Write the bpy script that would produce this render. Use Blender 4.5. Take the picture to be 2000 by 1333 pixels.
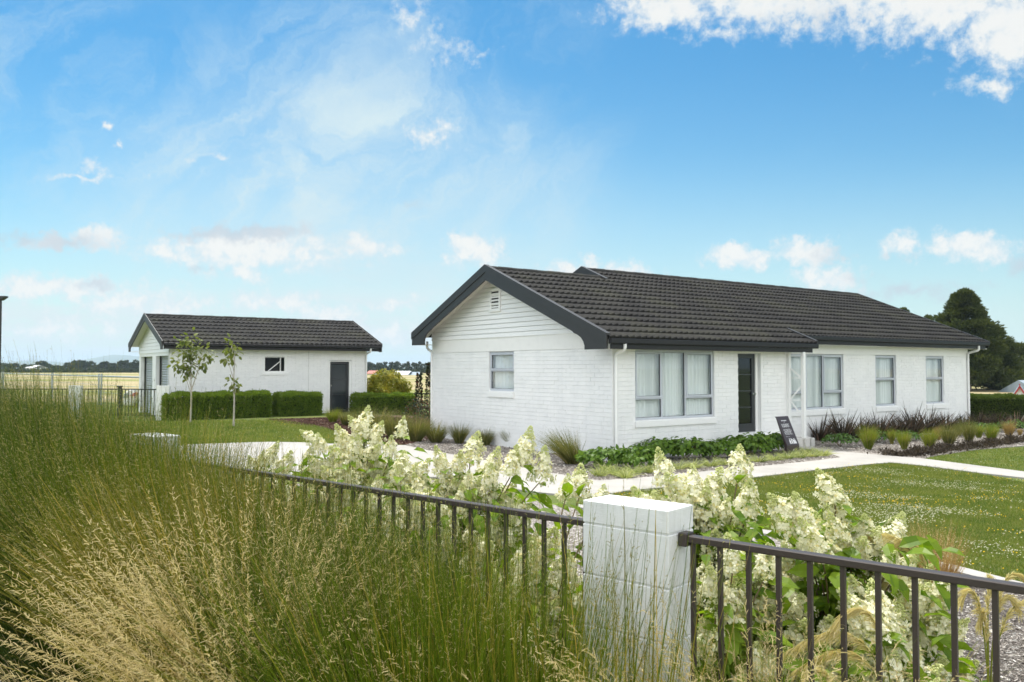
import bpy, bmesh, math, random
import numpy as np
from mathutils import Vector, Matrix

# ------------------------------------------------------------------ camera, world, sun, exposure
S = bpy.context.scene
for o in list(bpy.data.objects):
    bpy.data.objects.remove(o)
COL = S.collection
R = math.radians
EYE = 2.05
cam_d = bpy.data.cameras.new('camera'); cam_d.lens = 28.8; cam_d.sensor_width = 36
cam_d.clip_start = 0.05; cam_d.clip_end = 30000
cam = bpy.data.objects.new('camera', cam_d); COL.objects.link(cam)
cam.location = (0, 0, EYE)
PITCH = math.atan(53.5/1600)
cam.rotation_euler = (math.pi/2+PITCH, 0, 0)
cam_d.dof.use_dof = True; cam_d.dof.focus_distance = 5.0; cam_d.dof.aperture_fstop = 7.0
S.camera = cam
SUN_EL, SUN_DIR = R(64), Vector((-0.42, 0.91, 0)).normalized()
SUN_ROT = math.atan2(SUN_DIR.x, SUN_DIR.y)
S.view_settings.view_transform = 'Standard'; S.view_settings.look = 'None'
S.view_settings.gamma = 1; S.view_settings.use_curve_mapping = False
S.view_settings.exposure = 0.85

W = bpy.data.worlds.new("World"); S.world = W; W.use_nodes = True
nt = W.node_tree; nt.nodes.clear()
def N(tree, typ, **kw):
    n = tree.nodes.new(typ)
    for k, v in kw.items(): setattr(n, k, v)
    return n
def wire(tree, sock, val):
    if isinstance(val, bpy.types.NodeSocket): tree.links.new(val, sock)
    else: sock.default_value = val
def mth(tree, op, a, b=None, c=None, clamp=False):
    n = N(tree, 'ShaderNodeMath', operation=op); n.use_clamp = clamp
    wire(tree, n.inputs[0], a)
    if b is not None: wire(tree, n.inputs[1], b)
    if c is not None: wire(tree, n.inputs[2], c)
    return n.outputs[0]
def mixc(tree, f, a, b, blend='MIX'):
    n = N(tree, 'ShaderNodeMix', data_type='RGBA', blend_type=blend)
    wire(tree, n.inputs[0], f); wire(tree, n.inputs[6], a); wire(tree, n.inputs[7], b)
    return n.outputs[2]
def rng(tree, v, a, b, c=0., d=1., smooth=True):
    n = N(tree, 'ShaderNodeMapRange', interpolation_type='SMOOTHSTEP' if smooth else 'LINEAR')
    wire(tree, n.inputs[0], v); n.inputs[1].default_value = a; n.inputs[2].default_value = b
    n.inputs[3].default_value = c; n.inputs[4].default_value = d
    return n.outputs[0]
def noise(tree, vec, scale, detail=4, rough=.55, dist=0., col=False):
    n = N(tree, 'ShaderNodeTexNoise'); wire(tree, n.inputs['Vector'], vec)
    n.inputs['Scale'].default_value = scale; n.inputs['Detail'].default_value = detail
    n.inputs['Roughness'].default_value = rough; n.inputs['Distortion'].default_value = dist
    return n.outputs['Color' if col else 'Fac']
def comb(tree, x, y, z):
    n = N(tree, 'ShaderNodeCombineXYZ')
    for i, v in enumerate((x, y, z)): wire(tree, n.inputs[i], v)
    return n.outputs[0]

def build_world():
    t = nt
    tc = N(t, 'ShaderNodeTexCoord'); D = tc.outputs['Generated']
    sky = N(t, 'ShaderNodeTexSky', sky_type='NISHITA'); sky.sun_disc = False
    sky.sun_elevation = SUN_EL; sky.sun_rotation = SUN_ROT
    sky.altitude = 50; sky.air_density = 1.0; sky.dust_density = 0.6; sky.ozone_density = 2.0
    sep = N(t, 'ShaderNodeSeparateXYZ'); wire(t, sep.inputs[0], D)
    X, Y, Z = sep.outputs
    ysafe = mth(t, 'MAXIMUM', Y, 0.05)
    px = mth(t, 'DIVIDE', X, ysafe); pz = mth(t, 'DIVIDE', Z, ysafe)
    front = rng(t, Y, 0.1, 0.3)
    # warped coordinates for the clumpy outline of the clouds
    wc = noise(t, D, 26, 5, .62, 0., True)
    ws = N(t, 'ShaderNodeSeparateColor'); wire(t, ws.inputs[0], wc)
    wx = mth(t, 'MULTIPLY_ADD', mth(t, 'SUBTRACT', ws.outputs[0], .5), .075, px)
    wz = mth(t, 'MULTIPLY_ADD', mth(t, 'SUBTRACT', ws.outputs[1], .5), .055, pz)
    fine = noise(t, D, 60, 6, .65)
    def P(x, y): return ((x-1000)/1600., (720-y)/1600.)
    # base: sky with a paler, greener horizon band of thin haze
    tint = mixc(t, rng(t, pz, 0.0, 0.46), (.90, 1.14, 1.02, 1), (0.33, .86, 1.04, 1))
    base = mixc(t, 1.0, sky.outputs[0], tint, 'MULTIPLY')
    WHITE = (6.7, 6.9, 6.9, 1); CREAM = (7.3, 7.3, 7.05, 1); GREY = (4.5, 5.05, 5.6, 1)
    col = base
    # cirrus veil: broad pale patch left of centre and stretched wisps
    cx, cz = P(650, 410)
    e = mth(t, 'ADD', mth(t, 'POWER', mth(t, 'DIVIDE', mth(t, 'SUBTRACT', wx, cx), .36), 2.0),
            mth(t, 'POWER', mth(t, 'DIVIDE', mth(t, 'SUBTRACT', wz, cz), .2), 2.0))
    veil = rng(t, e, 1.3, 0.0)
    rot = comb(t, mth(t, 'ADD', mth(t, 'MULTIPLY', wx, .8), mth(t, 'MULTIPLY', wz, .5)), mth(t, 'MULTIPLY', mth(t, 'SUBTRACT', mth(t, 'MULTIPLY', wz, .8), mth(t, 'MULTIPLY', wx, .5)), 1.7), .3)
    wisps = rng(t, noise(t, rot, 5.0, 9, .70, .9), .38, .80)
    w2 = rng(t, noise(t, rot, 2.2, 3, .5), .40, .66)
    right_fade = rng(t, px, .22, -.1)
    f1 = mth(t, 'MULTIPLY', mth(t, 'MULTIPLY', wisps, w2), mth(t, 'MULTIPLY_ADD', right_fade, .45, .08))
    f1 = mth(t, 'MULTIPLY', mth(t, 'MAXIMUM', f1, 0.), front)
    f0 = mth(t, 'MULTIPLY', mth(t, 'MULTIPLY', veil, mth(t, 'MULTIPLY_ADD', wisps, .45, .42)), .72)
    col = mixc(t, mth(t, 'ADD', f1, mth(t, 'MULTIPLY', f0, front), clamp=True), col, (5.3, 6.5, 6.9, 1))
    # horizon: low stratus banks, stronger to the left
    hz = noise(t, comb(t, mth(t, 'MULTIPLY', px, 3.), mth(t, 'MULTIPLY', pz, 16.), 2.), 2.4, 6, .6)
    hb = mth(t, 'MULTIPLY', rng(t, hz, .36, .60), rng(t, pz, .12, .06))
    hb = mth(t, 'MULTIPLY', hb, rng(t, px, .35, -.15, .12, .72))
    col = mixc(t, mth(t, 'MULTIPLY', hb, front), col, WHITE)
    haze = mth(t, 'MULTIPLY', rng(t, pz, .28, .0), .55)
    col = mixc(t, mth(t, 'MULTIPLY', haze, front), col, (5.2, 6.2, 6.5, 1))
    # cumulus: centre, half-width, half-height in pixels of the 2000 px frame, strength; whites then greys
    def vm(op, x, y=None, z=None):
        n = N(t, 'ShaderNodeVectorMath', operation=op); wire(t, n.inputs[0], x)
        if y is not None: wire(t, n.inputs[1], y)
        if z is not None: wire(t, n.inputs[2], z)
        return n
    wv = comb(t, wx, wz, 0.)
    def field(bl):
        acc = None
        for bx, by, rw, rh, st in bl:
            c0, c1 = P(bx, by); kx = 1600/(rw*1.6); kz = 1600/(rh*1.6)
            L = vm('LENGTH', vm('MULTIPLY_ADD', wv, (kx, kz, 0), (-c0*kx, -c1*kz, 0)).outputs[0]).outputs['Value']
            v = mth(t, 'MULTIPLY_ADD', L, -st, st)
            acc = v if acc is None else mth(t, 'MAXIMUM', acc, v)
        return acc
    whites = [(1700,0,230,40,.5), (470,486,165,34,.95), (722,482,50,26,.9), (934,488,54,26,1.), (185,462,60,24,.9), (100,470,60,16,.6), (60,640,240,30,.55), (330,600,120,22,.6), (640,610,90,22,.6), (780,600,70,14,.5), (700,650,200,22,.6), (487,540,40,18,.8), (540,592,80,22,.8), (400,538,34,14,.5),
              (150,345,80,9,.5), (168,325,20,14,.5), (850,255,50,26,.4), (400,305,36,7,.4), (197,245,16,8,.5), (221,284,10,6,.4), (870,95,60,24,.28), (810,30,40,34,.3),
              (1150,532,105,22,1.), (1440,500,54,20,.95), (1570,490,64,24,.9), (1900,480,80,24,1.), (1762,480,34,24,.7), (1625,545,66,28,.9),
              (1300,5,105,44,.8), (1500,-20,215,62,.85), (1830,-30,240,92,.95), (1985,50,100,76,.95), (1950,160,75,18,.7), (1400,62,60,18,.4),
              (90,565,200,24,.85), (240,590,110,22,.8), (180,455,26,14,.7), (500,470,90,16,.6)]
    greys = [(470,455,130,16,.9), (130,470,95,18,.75), (40,464,50,14,.7), (385,528,34,9,.5), (180,552,45,8,.6), (1620,495,46,18,.45), (1790,566,100,16,.6), (1880,555,50,14,.45), (1990,515,36,22,.55),
             (700,486,40,9,.3), (1690,540,60,14,.4), (820,400,60,14,.2), (1600,20,140,26,.35), (1760,500,30,9,.4)]
    nz = mth(t, 'MULTIPLY', mth(t, 'SUBTRACT', fine, .5), 1.45)
    dw = mth(t, 'ADD', field(whites), nz); dg = mth(t, 'ADD', field(greys), mth(t, 'MULTIPLY', nz, .8))
    aw = mth(t, 'MULTIPLY', rng(t, dw, .02, .66), front); ag = mth(t, 'MULTIPLY', rng(t, dg, .08, .7), mth(t, 'MULTIPLY', front, .75))
    body = rng(t, mth(t, 'ADD', dw, mth(t, 'MULTIPLY', nz, .9)), .1, .9)
    col = mixc(t, mth(t, 'MULTIPLY', aw, .95), col, mixc(t, body, (5.9, 6.5, 6.8, 1), CREAM))
    col = mixc(t, ag, col, GREY)
    # unseen broken bright cloud, added overhead and behind to lift light on the walls
    fill_cloud = rng(t, noise(t, D, 2.2, 5, .6), .40, .58)
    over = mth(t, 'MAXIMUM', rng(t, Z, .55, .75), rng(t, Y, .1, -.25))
    col = mixc(t, mth(t, 'MULTIPLY', fill_cloud, over), col, (23., 22.8, 22.2, 1))
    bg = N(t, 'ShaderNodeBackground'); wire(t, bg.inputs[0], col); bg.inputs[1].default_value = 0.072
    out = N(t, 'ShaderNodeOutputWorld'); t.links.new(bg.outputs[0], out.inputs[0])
build_world()
W.cycles.sampling_method = 'MANUAL'; W.cycles.sample_map_resolution = 1024

sd = bpy.data.lights.new('sun', 'SUN'); sd.energy = 2.7; sd.angle = R(1.6); sd.color = (1, .96, .89)
sun = bpy.data.objects.new('sun', sd); COL.objects.link(sun)
sdir = Vector((SUN_DIR.x*math.cos(SUN_EL), SUN_DIR.y*math.cos(SUN_EL), math.sin(SUN_EL)))
sun.rotation_euler = sdir.to_track_quat('Z', 'Y').to_euler()
sun.location = (0, 0, 60)

S.cycles.max_bounces = 7; S.cycles.transparent_max_bounces = 12
S.cycles.transmission_bounces = 3; S.cycles.glossy_bounces = 3; S.cycles.diffuse_bounces = 4

# ------------------------------------------------------------------ frames of reference
rnd = random.Random(7)
rs = np.random.RandomState(11)
ANG = R(35.6)
U = np.array([math.cos(ANG), math.sin(ANG)]); V = np.array([-math.sin(ANG), math.cos(ANG)])
HOUSE = np.array([2.208, 18.012]); SHED = np.array([-11.85, 28.35])

def sst(t):
    t = np.clip(t, 0, 1); return t*t*(3-2*t)
def gh(x, y):
    x = np.asarray(x, float); y = np.asarray(y, float)
    s1 = sst((15-y)/8); s2 = sst((-x-1.5)/4.5)
    return .33*(1-(1-s1)*(1-s2))
def pt(px, py, Y):
    "point in the world at depth Y seen at photo pixel px, py"
    a = (px-1000)/1600; b = (666.5-py)/1600
    d = Vector((a, math.cos(PITCH)-b*math.sin(PITCH), math.sin(PITCH)+b*math.cos(PITCH)))
    return Vector((0, 0, EYE))+d*(Y/d.y)
def gp(px, py):
    "ground point seen at photo pixel px, py"
    a = (px-1000)/1600; b = (666.5-py)/1600
    dy = math.cos(PITCH)-b*math.sin(PITCH); dz = math.sin(PITCH)+b*math.cos(PITCH)
    h = 0.
    for i in range(30):
        t = (h-EYE)/dz
        h = .5*h+.5*float(gh(a*t, dy*t))
    return Vector((a*t, dy*t, h))
def hw(o, u, v): return o+U*u+V*v

# ------------------------------------------------------------------ tagging
def tag(o, label=None, cat=None, group=None, kind=None):
    if label: o['label'] = label
    if cat: o['category'] = cat
    if group: o['group'] = group
    if kind: o['kind'] = kind
    return o
def thing(name, label, cat, loc=(0,0,0), rz=0., group=None):
    o = bpy.data.objects.new(name, None); COL.objects.link(o)
    o.empty_display_size = .2
    o.location = loc; o.rotation_euler = (0, 0, rz)
    return tag(o, label, cat, group)

# ------------------------------------------------------------------ materials
MATS = {}
def newmat(name):
    m = bpy.data.materials.new(name); m.use_nodes = True
    t = m.node_tree; t.nodes.clear()
    return m, t
def finish(t, sh):
    o = N(t, 'ShaderNodeOutputMaterial'); t.links.new(sh, o.inputs[0])
def pbsdf(t, col, rough=.6, metal=0., bump=None, bs=.3, bd=.01, spec=.5):
    p = N(t, 'ShaderNodeBsdfPrincipled')
    wire(t, p.inputs['Base Color'], col); wire(t, p.inputs['Roughness'], rough)
    p.inputs['Metallic'].default_value = metal
    p.inputs['Specular IOR Level'].default_value = spec
    if bump is not None:
        b = N(t, 'ShaderNodeBump'); b.inputs['Strength'].default_value = bs; b.inputs['Distance'].default_value = bd
        wire(t, b.inputs['Height'], bump); t.links.new(b.outputs[0], p.inputs['Normal'])
    return p.outputs[0]
def c4(c): return (c[0], c[1], c[2], 1)
def objco(t): return N(t, 'ShaderNodeTexCoord').outputs['Object']
def worldpos(t): return N(t, 'ShaderNodeNewGeometry').outputs['Position']

def mat_noise(name, c1, c2, scale=8, rough=.7, bump=.3, bscale=60, bd=.004, metal=0., spec=.5, detail=5, c3=None):
    if name in MATS: return MATS[name]
    m, t = newmat(name); co = objco(t)
    f = rng(t, noise(t, co, scale, detail, .6), .3, .7)
    c = mixc(t, f, c4(c1), c4(c2))
    if c3:
        c = mixc(t, rng(t, noise(t, co, scale*6, 3, .7), .55, .75), c, c4(c3))
    finish(t, pbsdf(t, c, rough, metal, noise(t, co, bscale, 4, .6), bump, bd, spec))
    MATS[name] = m; return m
def mat_leaf(name, c1, c2, trans=.35, rough=.55, tcol=None, spec=.18, c3=None, clump=3.):
    if name in MATS: return MATS[name]
    m, t = newmat(name)
    g = N(t, 'ShaderNodeNewGeometry')
    f = g.outputs['Random Per Island']
    n = rng(t, noise(t, worldpos(t), clump, 2, .5), .3, .7)
    f2 = mth(t, 'ADD', mth(t, 'MULTIPLY', f, .6), mth(t, 'MULTIPLY', n, .4))
    c = mixc(t, f2, c4(c1), c4(c2))
    if c3: c = mixc(t, rng(t, f, .86, .9), c, c4(c3))
    p = pbsdf(t, c, rough, spec=spec)
    tr = N(t, 'ShaderNodeBsdfTranslucent')
    tc = mixc(t, 1., c, c4(tcol or (1.5, 1.5, .7)), 'MULTIPLY')
    wire(t, tr.inputs[0], tc)
    mx = N(t, 'ShaderNodeMixShader'); mx.inputs[0].default_value = trans
    t.links.new(p, mx.inputs[1]); t.links.new(tr.outputs[0], mx.inputs[2])
    finish(t, mx.outputs[0]); MATS[name] = m; return m

def M_brick():
    m, t = newmat('painted_brick'); co = objco(t)
    f = noise(t, co, 2.5, 4, .6); g = noise(t, co, 40, 3, .6)
    c = mixc(t, rng(t, f, .3, .75), (.83, .83, .82, 1), (.77, .775, .77, 1))
    bt = N(t, 'ShaderNodeNewGeometry').outputs['Random Per Island']; c = mixc(t, mth(t, 'MULTIPLY', bt, .10), c, (.60, .60, .59, 1))
    # splash dirt near the foot of the wall, broken by noise
    z = N(t, 'ShaderNodeSeparateXYZ'); wire(t, z.inputs[0], co)
    d = mth(t, 'MULTIPLY', rng(t, mth(t, 'ADD', z.outputs[2], mth(t, 'MULTIPLY', f, .5)), .55, .2), rng(t, g, .4, .65))
    c = mixc(t, mth(t, 'MULTIPLY', d, .35), c, (.42, .40, .36, 1))
    streak = noise(t, comb(t, mth(t, 'MULTIPLY', mth(t, 'ADD', z.outputs[0], z.outputs[1]), 6.), 0., mth(t, 'MULTIPLY', z.outputs[2], .5)), 1.6, 4, .7)
    c = mixc(t, mth(t, 'MULTIPLY', rng(t, streak, .55, .75), .22), c, (.5, .5, .46, 1))
    h = mth(t, 'ADD', noise(t, co, 30, 6, .7), mth(t, 'MULTIPLY', noise(t, co, 140, 3, .6), .3))
    finish(t, pbsdf(t, c, .55, 0., h, .9, .006)); return m
def M_paint(name, c, rough=.45, bd=.002, dirt=.1):
    m, t = newmat(name); co = objco(t)
    f = rng(t, noise(t, co, 5, 6, .65), .45, .75)
    cc = mixc(t, mth(t, 'MULTIPLY', f, dirt), c4(c), c4(tuple(x*.55 for x in c)))
    finish(t, pbsdf(t, cc, rough, 0., noise(t, co, 50, 3, .5), .3, bd)); return m
def M_roof():
    m, t = newmat('roof_tile_paint'); co = objco(t)
    f = rng(t, noise(t, co, 1.3, 5, .6), .35, .65)
    c = mixc(t, f, (.017, .0165, .0165, 1), (.028, .027, .025, 1))
    sp = rng(t, noise(t, co, 160, 2, .8), .62, .72)
    c = mixc(t, mth(t, 'MULTIPLY', sp, .5), c, (.06, .057, .054, 1))
    li = mth(t, 'MULTIPLY', rng(t, noise(t, co, .9, 7, .7), .48, .66), .55)
    c = mixc(t, li, c, (.045, .045, .030, 1))
    finish(t, pbsdf(t, c, .85, 0., noise(t, co, 220, 2, .7), .6, .003, .15)); return m
def M_glass():
    m, t = newmat('window_glass')
    lw = N(t, 'ShaderNodeLayerWeight'); lw.inputs[0].default_value = .5
    tr = N(t, 'ShaderNodeBsdfTransparent'); tr.inputs[0].default_value = (.93, .96, .96, 1)
    gl = N(t, 'ShaderNodeBsdfGlossy'); gl.inputs['Roughness'].default_value = .01
    mx = N(t, 'ShaderNodeMixShader'); t.links.new(mth(t, 'MULTIPLY_ADD', mth(t, 'POWER', lw.outputs['Facing'], 4.), .75, .07), mx.inputs[0])
    t.links.new(tr.outputs[0], mx.inputs[1]); t.links.new(gl.outputs[0], mx.inputs[2])
    finish(t, mx.outputs[0]); return m
def M_simple(name, c, rough=.5, metal=0., spec=.5):
    m, t = newmat(name); co = objco(t)
    f = noise(t, co, 12, 4, .6)
    cc = mixc(t, mth(t, 'MULTIPLY', f, .3), c4(c), c4(tuple(x*.7 for x in c)))
    finish(t, pbsdf(t, cc, mth(t, 'MULTIPLY_ADD', f, .15, rough-.07), metal, None, spec=spec)); return m
def M_curtain():
    m, t = newmat('curtain_cloth'); co = objco(t)
    d = N(t, 'ShaderNodeBsdfDiffuse'); wire(t, d.inputs[0], mixc(t, noise(t, co, 14, 3, .5), (.92, .94, .94, 1), (.86, .89, .90, 1)))
    tr = N(t, 'ShaderNodeBsdfTranslucent'); tr.inputs[0].default_value = (.6, .6, .6, 1)
    mx = N(t, 'ShaderNodeMixShader'); mx.inputs[0].default_value = .15
    t.links.new(d.outputs[0], mx.inputs[1]); t.links.new(tr.outputs[0], mx.inputs[2])
    finish(t, mx.outputs[0]); return m
def M_block():
    m, t = newmat('white_block'); co = objco(t)
    f = noise(t, co, 7, 6, .7); c = mixc(t, rng(t, f, .4, .7), (.76, .76, .75, 1), (.68, .685, .67, 1))
    chip = rng(t, noise(t, co, 46, 4, .75), .66, .70); c = mixc(t, mth(t, 'MULTIPLY', chip, .6), c, (.40, .38, .34, 1))
    z = N(t, 'ShaderNodeSeparateXYZ'); wire(t, z.inputs[0], co)
    run = rng(t, noise(t, comb(t, mth(t, 'MULTIPLY', z.outputs[0], 22.), mth(t, 'MULTIPLY', z.outputs[1], 22.), mth(t, 'MULTIPLY', z.outputs[2], 1.5)), 1., 5, .7), .52, .72)
    c = mixc(t, mth(t, 'MULTIPLY', run, .28), c, (.44, .43, .37, 1))
    h = mth(t, 'ADD', noise(t, co, 90, 5, .75), mth(t, 'MULTIPLY', noise(t, co, 300, 2, .6), .5))
    finish(t, pbsdf(t, c, .7, 0., h, .8, .004)); return m
BRICK = M_brick(); WHITE = M_paint('white_paint', (.80, .80, .785), .45)
SOFFIT = M_paint('soffit_paint', (.74, .72, .66), .5)
ROOF = M_roof(); BLACK = M_paint('charcoal_paint', (.028, .027, .027), .5, .001, .4)
GLASS = M_glass(); CURT = M_curtain()
ALU = M_simple('aluminium_frame', (.52, .55, .60), .4, .0)
RUBBER = M_simple('dark_seal', (.02, .02, .022), .6)
DARKDOOR = M_simple('dark_door', (.028, .030, .033), .35)
DARKROOM = M_simple('dark_interior', (.015, .015, .016), .8)
GUTTER = M_simple('gutter_black', (.018, .018, .019), .5, 0., .3)
BRONZE = M_simple('bronze_rail', (.050, .038, .034), .42, 0., .35)
BRONZE2 = M_simple('black_rail', (.02, .02, .02), .4)
GALV = M_simple('galvanised', (.36, .39, .40), .45, .5)
CHROME = M_simple('chrome', (.6, .6, .6), .2, 1.)
ROLLER = M_simple('roller_steel', (.42, .45, .47), .45, .3)
CONC = mat_noise('concrete_path', (.31, .295, .27), (.38, .36, .33), 1.2, .8, .4, 90, .003, c3=(.32, .30, .27))
BLOCK = M_block()
PIER = mat_noise('concrete_pier', (.48, .47, .44), (.56, .55, .52), 9, .8, .5, 60, .004)

def M_ground():
    m, t = newmat('ground'); p = worldpos(t)
    s = N(t, 'ShaderNodeSeparateXYZ'); wire(t, s.inputs[0], p)
    # paddock: dry straw bands far away, rank green close to the garden
    bands = noise(t, comb(t, mth(t, 'MULTIPLY', s.outputs[0], .004), mth(t, 'MULTIPLY', s.outputs[1], .030), 0.), 1., 4, .6)
    straw = mixc(t, rng(t, noise(t, p, .35, 6, .7), .35, .65), (.30, .245, .13, 1), (.38, .32, .19, 1))
    green = mixc(t, rng(t, noise(t, p, .5, 5, .7), .3, .7), (.17, .19, .055, 1), (.25, .24, .09, 1))
    pad = mixc(t, rng(t, bands, .46, .56), straw, green)
    lawn = mixc(t, rng(t, noise(t, p, 1.1, 5, .65), .35, .65), (.07, .10, .025, 1), (.11, .14, .035, 1))
    lawn = mixc(t, mth(t, 'MULTIPLY', rng(t, noise(t, p, .45, 3, .6), .52, .66), .5), lawn, (.17, .16, .05, 1))
    c = mixc(t, rng(t, s.outputs[1], 40., 44.), lawn, pad)
    finish(t, pbsdf(t, c, .9, 0., noise(t, p, 30, 4, .7), .6, .02, .1)); return m
GROUND = M_ground()
def M_mulch(name, cols, scale=45, bd=.02):
    m, t = newmat(name); p = worldpos(t)
    v = N(t, 'ShaderNodeTexVoronoi'); wire(t, v.inputs['Vector'], p); v.inputs['Scale'].default_value = scale
    sc = N(t, 'ShaderNodeSeparateColor'); t.links.new(v.outputs['Color'], sc.inputs[0])
    c = mixc(t, sc.outputs[0], c4(cols[0]), c4(cols[1]))
    c = mixc(t, rng(t, sc.outputs[1], .7, .8), c, c4(cols[2]))
    finish(t, pbsdf(t, c, .9, 0., v.outputs['Distance'], 1., bd, .2)); return m
BARK = M_mulch('bark_mulch', [(.13, .11, .095), (.28, .25, .22), (.48, .45, .41)])
REDBARK = M_mulch('red_bark_mulch', [(.07, .035, .028), (.15, .085, .065), (.22, .16, .12)])

# ------------------------------------------------------------------ mesh helpers
def np_mesh(name, parts, mats, parent=None, smooth=False, loc=None):
    "parts: list of (verts (N,3), faces (M,k), material index)"
    nv = 0; lv = []; starts = []; idx = []; mi = []; ls = 0
    for v, f, k in parts:
        v = np.asarray(v, np.float32).reshape(-1, 3); f = np.asarray(f, np.int64)
        if not len(f): continue
        lv.append(v); M, K = f.shape
        idx.append((f+nv).ravel()); starts.append(ls+np.arange(M)*K); mi.append(np.full(M, k, np.int32))
        ls += M*K; nv += len(v)
    me = bpy.data.meshes.new(name)
    vv = np.concatenate(lv); ii = np.concatenate(idx).astype(np.int32); st = np.concatenate(starts).astype(np.int32)
    me.vertices.add(len(vv)); me.vertices.foreach_set('co', vv.ravel())
    me.loops.add(len(ii)); me.loops.foreach_set('vertex_index', ii)
    me.polygons.add(len(st)); me.polygons.foreach_set('loop_start', st)
    me.polygons.foreach_set('material_index', np.concatenate(mi))
    me.polygons.foreach_set('use_smooth', np.full(len(st), bool(smooth)))
    for m in mats: me.materials.append(m)
    me.update(calc_edges=True)
    return link(name, me, parent, loc)
def link(name, me, parent=None, loc=None):
    o = bpy.data.objects.new(name, me); COL.objects.link(o)
    if parent: o.parent = parent
    if loc is not None: o.location = loc
    return o

class MB:
    def __init__(s): s.v = []; s.f = []; s.m = []
    def add(s, vs, fs, m=0):
        n = len(s.v); s.v += [tuple(map(float, q)) for q in vs]
        for f in fs: s.f.append([i+n for i in f]); s.m.append(m)
        return s
    def box(s, x0, x1, y0, y1, z0, z1, m=0):
        return s.add([(x0,y0,z0),(x1,y0,z0),(x1,y1,z0),(x0,y1,z0),(x0,y0,z1),(x1,y0,z1),(x1,y1,z1),(x0,y1,z1)],
              [(0,3,2,1),(4,5,6,7),(0,1,5,4),(1,2,6,5),(2,3,7,6),(3,0,4,7)], m)
    def bar(s, a, b, w, h, m=0, up=(0,0,1)):
        a = Vector(a); b = Vector(b); d = (b-a).normalized(); upv = Vector(up)
        if abs(d.dot(upv)) > .98: upv = Vector((1,0,0))
        r = d.cross(upv).normalized(); q = r.cross(d).normalized()
        vs = []
        for p in (a, b):
            for sx, sy in ((-1,-1),(1,-1),(1,1),(-1,1)): vs.append(p+r*sx*w/2+q*sy*h/2)
        return s.add(vs, [(0,3,2,1),(4,5,6,7),(0,1,5,4),(1,2,6,5),(2,3,7,6),(3,0,4,7)], m)
    def prism(s, poly, ax, a0, a1, m=0):
        "poly of 2-D points extruded along axis ax (0,1,2) from a0 to a1"
        n = len(poly); vs = []
        for a in (a0, a1):
            for p, q in poly:
                c = [p, q]; c.insert(ax, a); vs.append(c)
        fs = [list(range(n))[::-1], list(range(n, 2*n))]+[(i, (i+1) % n, n+(i+1) % n, n+i) for i in range(n)]
        return s.add(vs, fs, m)
    def tube(s, pts, r0, r1=None, n=8, m=0, cap=True):
        pts = [Vector(p) for p in pts]; r1 = r0 if r1 is None else r1
        vs = []; up = Vector((0,0,1)); prev = None
        for i, p in enumerate(pts):
            d = (pts[min(i+1, len(pts)-1)]-pts[max(i-1, 0)]).normalized()
            if prev is None:
                a = d.cross(up)
                if a.length < .1: a = d.cross(Vector((1,0,0)))
                a.normalize()
            else:
                a = (prev-d*prev.dot(d)).normalized()
            prev = a; b = d.cross(a); r = r0+(r1-r0)*i/max(1, len(pts)-1)
            for k in range(n):
                t = 2*math.pi*k/n; vs.append(p+a*math.cos(t)*r+b*math.sin(t)*r)
        fs = []
        for i in range(len(pts)-1):
            for k in range(n): fs.append((i*n+k, i*n+(k+1) % n, (i+1)*n+(k+1) % n, (i+1)*n+k))
        if cap: fs += [list(range(n))[::-1], list(range((len(pts)-1)*n, len(pts)*n))]
        return s.add(vs, fs, m)
    def build(s, name, mats, parent=None, smooth=False, bevel=0., loc=None):
        me = bpy.data.meshes.new(name); me.from_pydata(s.v, [], s.f)
        if not isinstance(mats, (list, tuple)): mats = [mats]
        for m in mats: me.materials.append(m)
        me.polygons.foreach_set('material_index', s.m)
        bm = bmesh.new(); bm.from_mesh(me); bmesh.ops.recalc_face_normals(bm, faces=bm.faces)
        if bevel: bmesh.ops.bevel(bm, geom=[e for e in bm.edges], offset=bevel, segments=1, affect='EDGES', clamp_overlap=True)
        bm.to_mesh(me); bm.free()
        me.polygons.foreach_set('use_smooth', [bool(smooth)]*len(me.polygons))
        if smooth: me.set_sharp_from_angle(angle=R(40))
        return link(name, me, parent, loc)

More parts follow.
